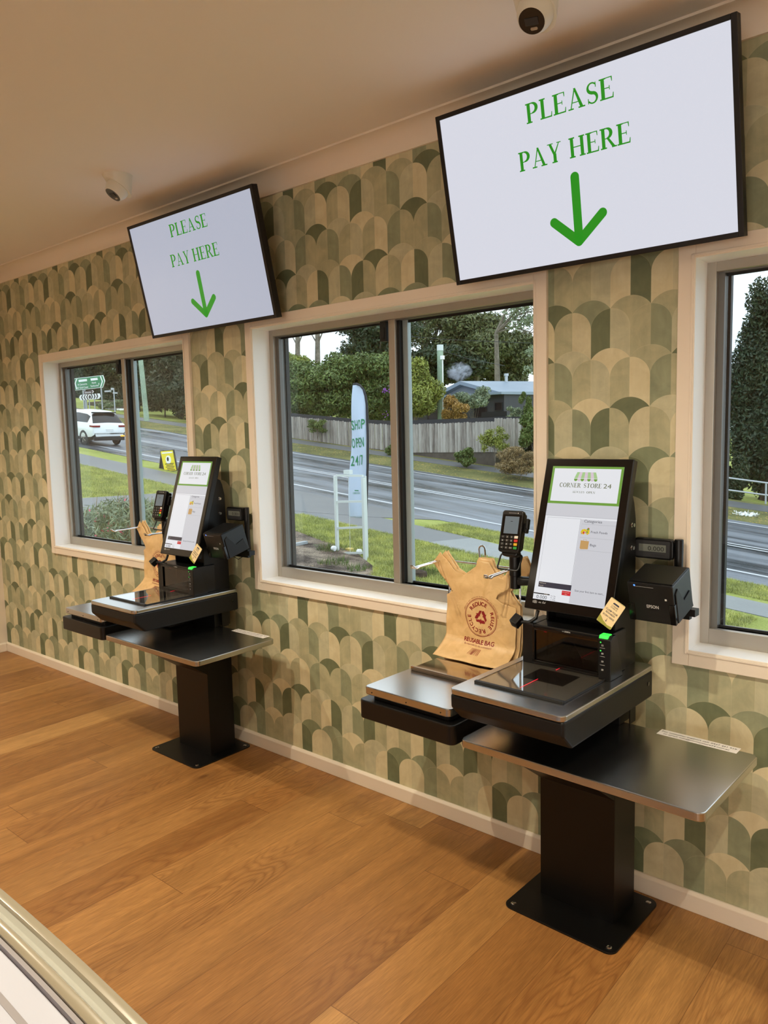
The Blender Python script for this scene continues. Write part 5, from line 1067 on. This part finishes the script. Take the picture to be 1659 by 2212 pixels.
# ---- flowering shrub under the left window
def shrub_row(u0, u1, seed, label):
    a = at((u0+u1)/2, 1130, 3.2); t = thing('flowering_shrub', label, 'shrub', (a.x, 3.2, gz(a.x, 3.2))); g = gz(a.x, 3.2); bl = []; r6 = random.Random(seed); mb = MB()
    for k in range(26):
        u = r6.uniform(u0, u1); v = r6.uniform(1095, 1200); yy = r6.uniform(2.6, 3.9); p = at(u, v, yy)-Vector((a.x, 3.2, g)); bl.append((p.x, p.y, p.z, .28, .28, .16))
        e = at(u+r6.uniform(-12, 12), v-r6.uniform(5, 45), yy)-Vector((a.x, 3.2, g)); mb.tube([(p.x*.3, p.y*.3, 0), p, e], [.012, .008, .003], 5)
    mb.build('stems', 'lf_dry', t); leaves('narrow_leaves', 'lf_grey', bl, 5200, .13, t, wid=.13, hollow=.7); leaves('flowers', 'petal', bl[::2], 120, .05, t, wid=.5, hollow=.6)
shrub_row(150, 235, 41, 'grey green flowering shrub at the left of the left window'); shrub_row(225, 300, 42, 'grey green flowering shrub in the middle of the left window'); shrub_row(300, 360, 43, 'grey green flowering shrub behind the farther payment terminal')
# ---- grass blades and leaf litter near the windows
def blades(n, x0, x1, y0, y1, h, name, m_, keep=None):
    X = rng.uniform(x0, x1, n*2); Y_ = rng.uniform(y0, y1, n*2)
    if keep is not None: k = keep(X, Y_); X, Y_ = X[k], Y_[k]
    X, Y_ = X[:n], Y_[:n]; n = len(X); Z = G0+GX*X+GY*Y_; hh = h*(.5+rng.random(n)); th = rng.uniform(0, 6.283, n); lean = rng.normal(size=(n, 2))*h*.45; w_ = .006
    V = np.zeros((n, 3, 3), np.float32); V[:, 0] = np.stack([X-np.cos(th)*w_, Y_-np.sin(th)*w_, Z], 1); V[:, 1] = np.stack([X+np.cos(th)*w_, Y_+np.sin(th)*w_, Z], 1); V[:, 2] = np.stack([X+lean[:, 0], Y_+lean[:, 1], Z+hh], 1)
    me = bpy.data.meshes.new(name); me.vertices.add(3*n); me.vertices.foreach_set('co', V.ravel()); me.loops.add(3*n); me.loops.foreach_set('vertex_index', np.arange(3*n, dtype=np.int32)); me.polygons.add(n); me.polygons.foreach_set('loop_start', np.arange(0, 3*n, 3, dtype=np.int32)); me.update(calc_edges=True); me.materials.append(M[m_])
    o = bpy.data.objects.new(name, me); COL.objects.link(o); return o
o = blades(120000, -12.6, -3.0, 4.0, 9.45, .05, 'grass_blades', 'lf_grass', lambda X, Y_: (Y_ > 7.9-(X+11.2)*.25) | (X > -8.3+(6.95-Y_)*.72)); tag(o, 'short grass standing on the lawn before the middle window', 'grass', None, 'stuff')
o = blades(40000, -10.2, -2.5, 10.8, 11.9, .05, 'grass_blades', 'lf_grass'); tag(o, 'short grass on the strip between footpath and road', 'grass', None, 'stuff')
o = blades(50000, -25, -16.5, 5, 9.3, .06, 'grass_blades', 'lf_grass'); tag(o, 'short dry grass on the lawn seen in the left window', 'grass', None, 'stuff')
o = blades(9000, -12, -7.0, 4.5, 7.6, .10, 'grass_blades', 'lf_mid', lambda X, Y_: np.sin(X*3.1)*np.cos(Y_*4.3)+.4*np.sin(X*9) > .55); tag(o, 'weedy grass tufts growing through the bark bed', 'grass', None, 'stuff')
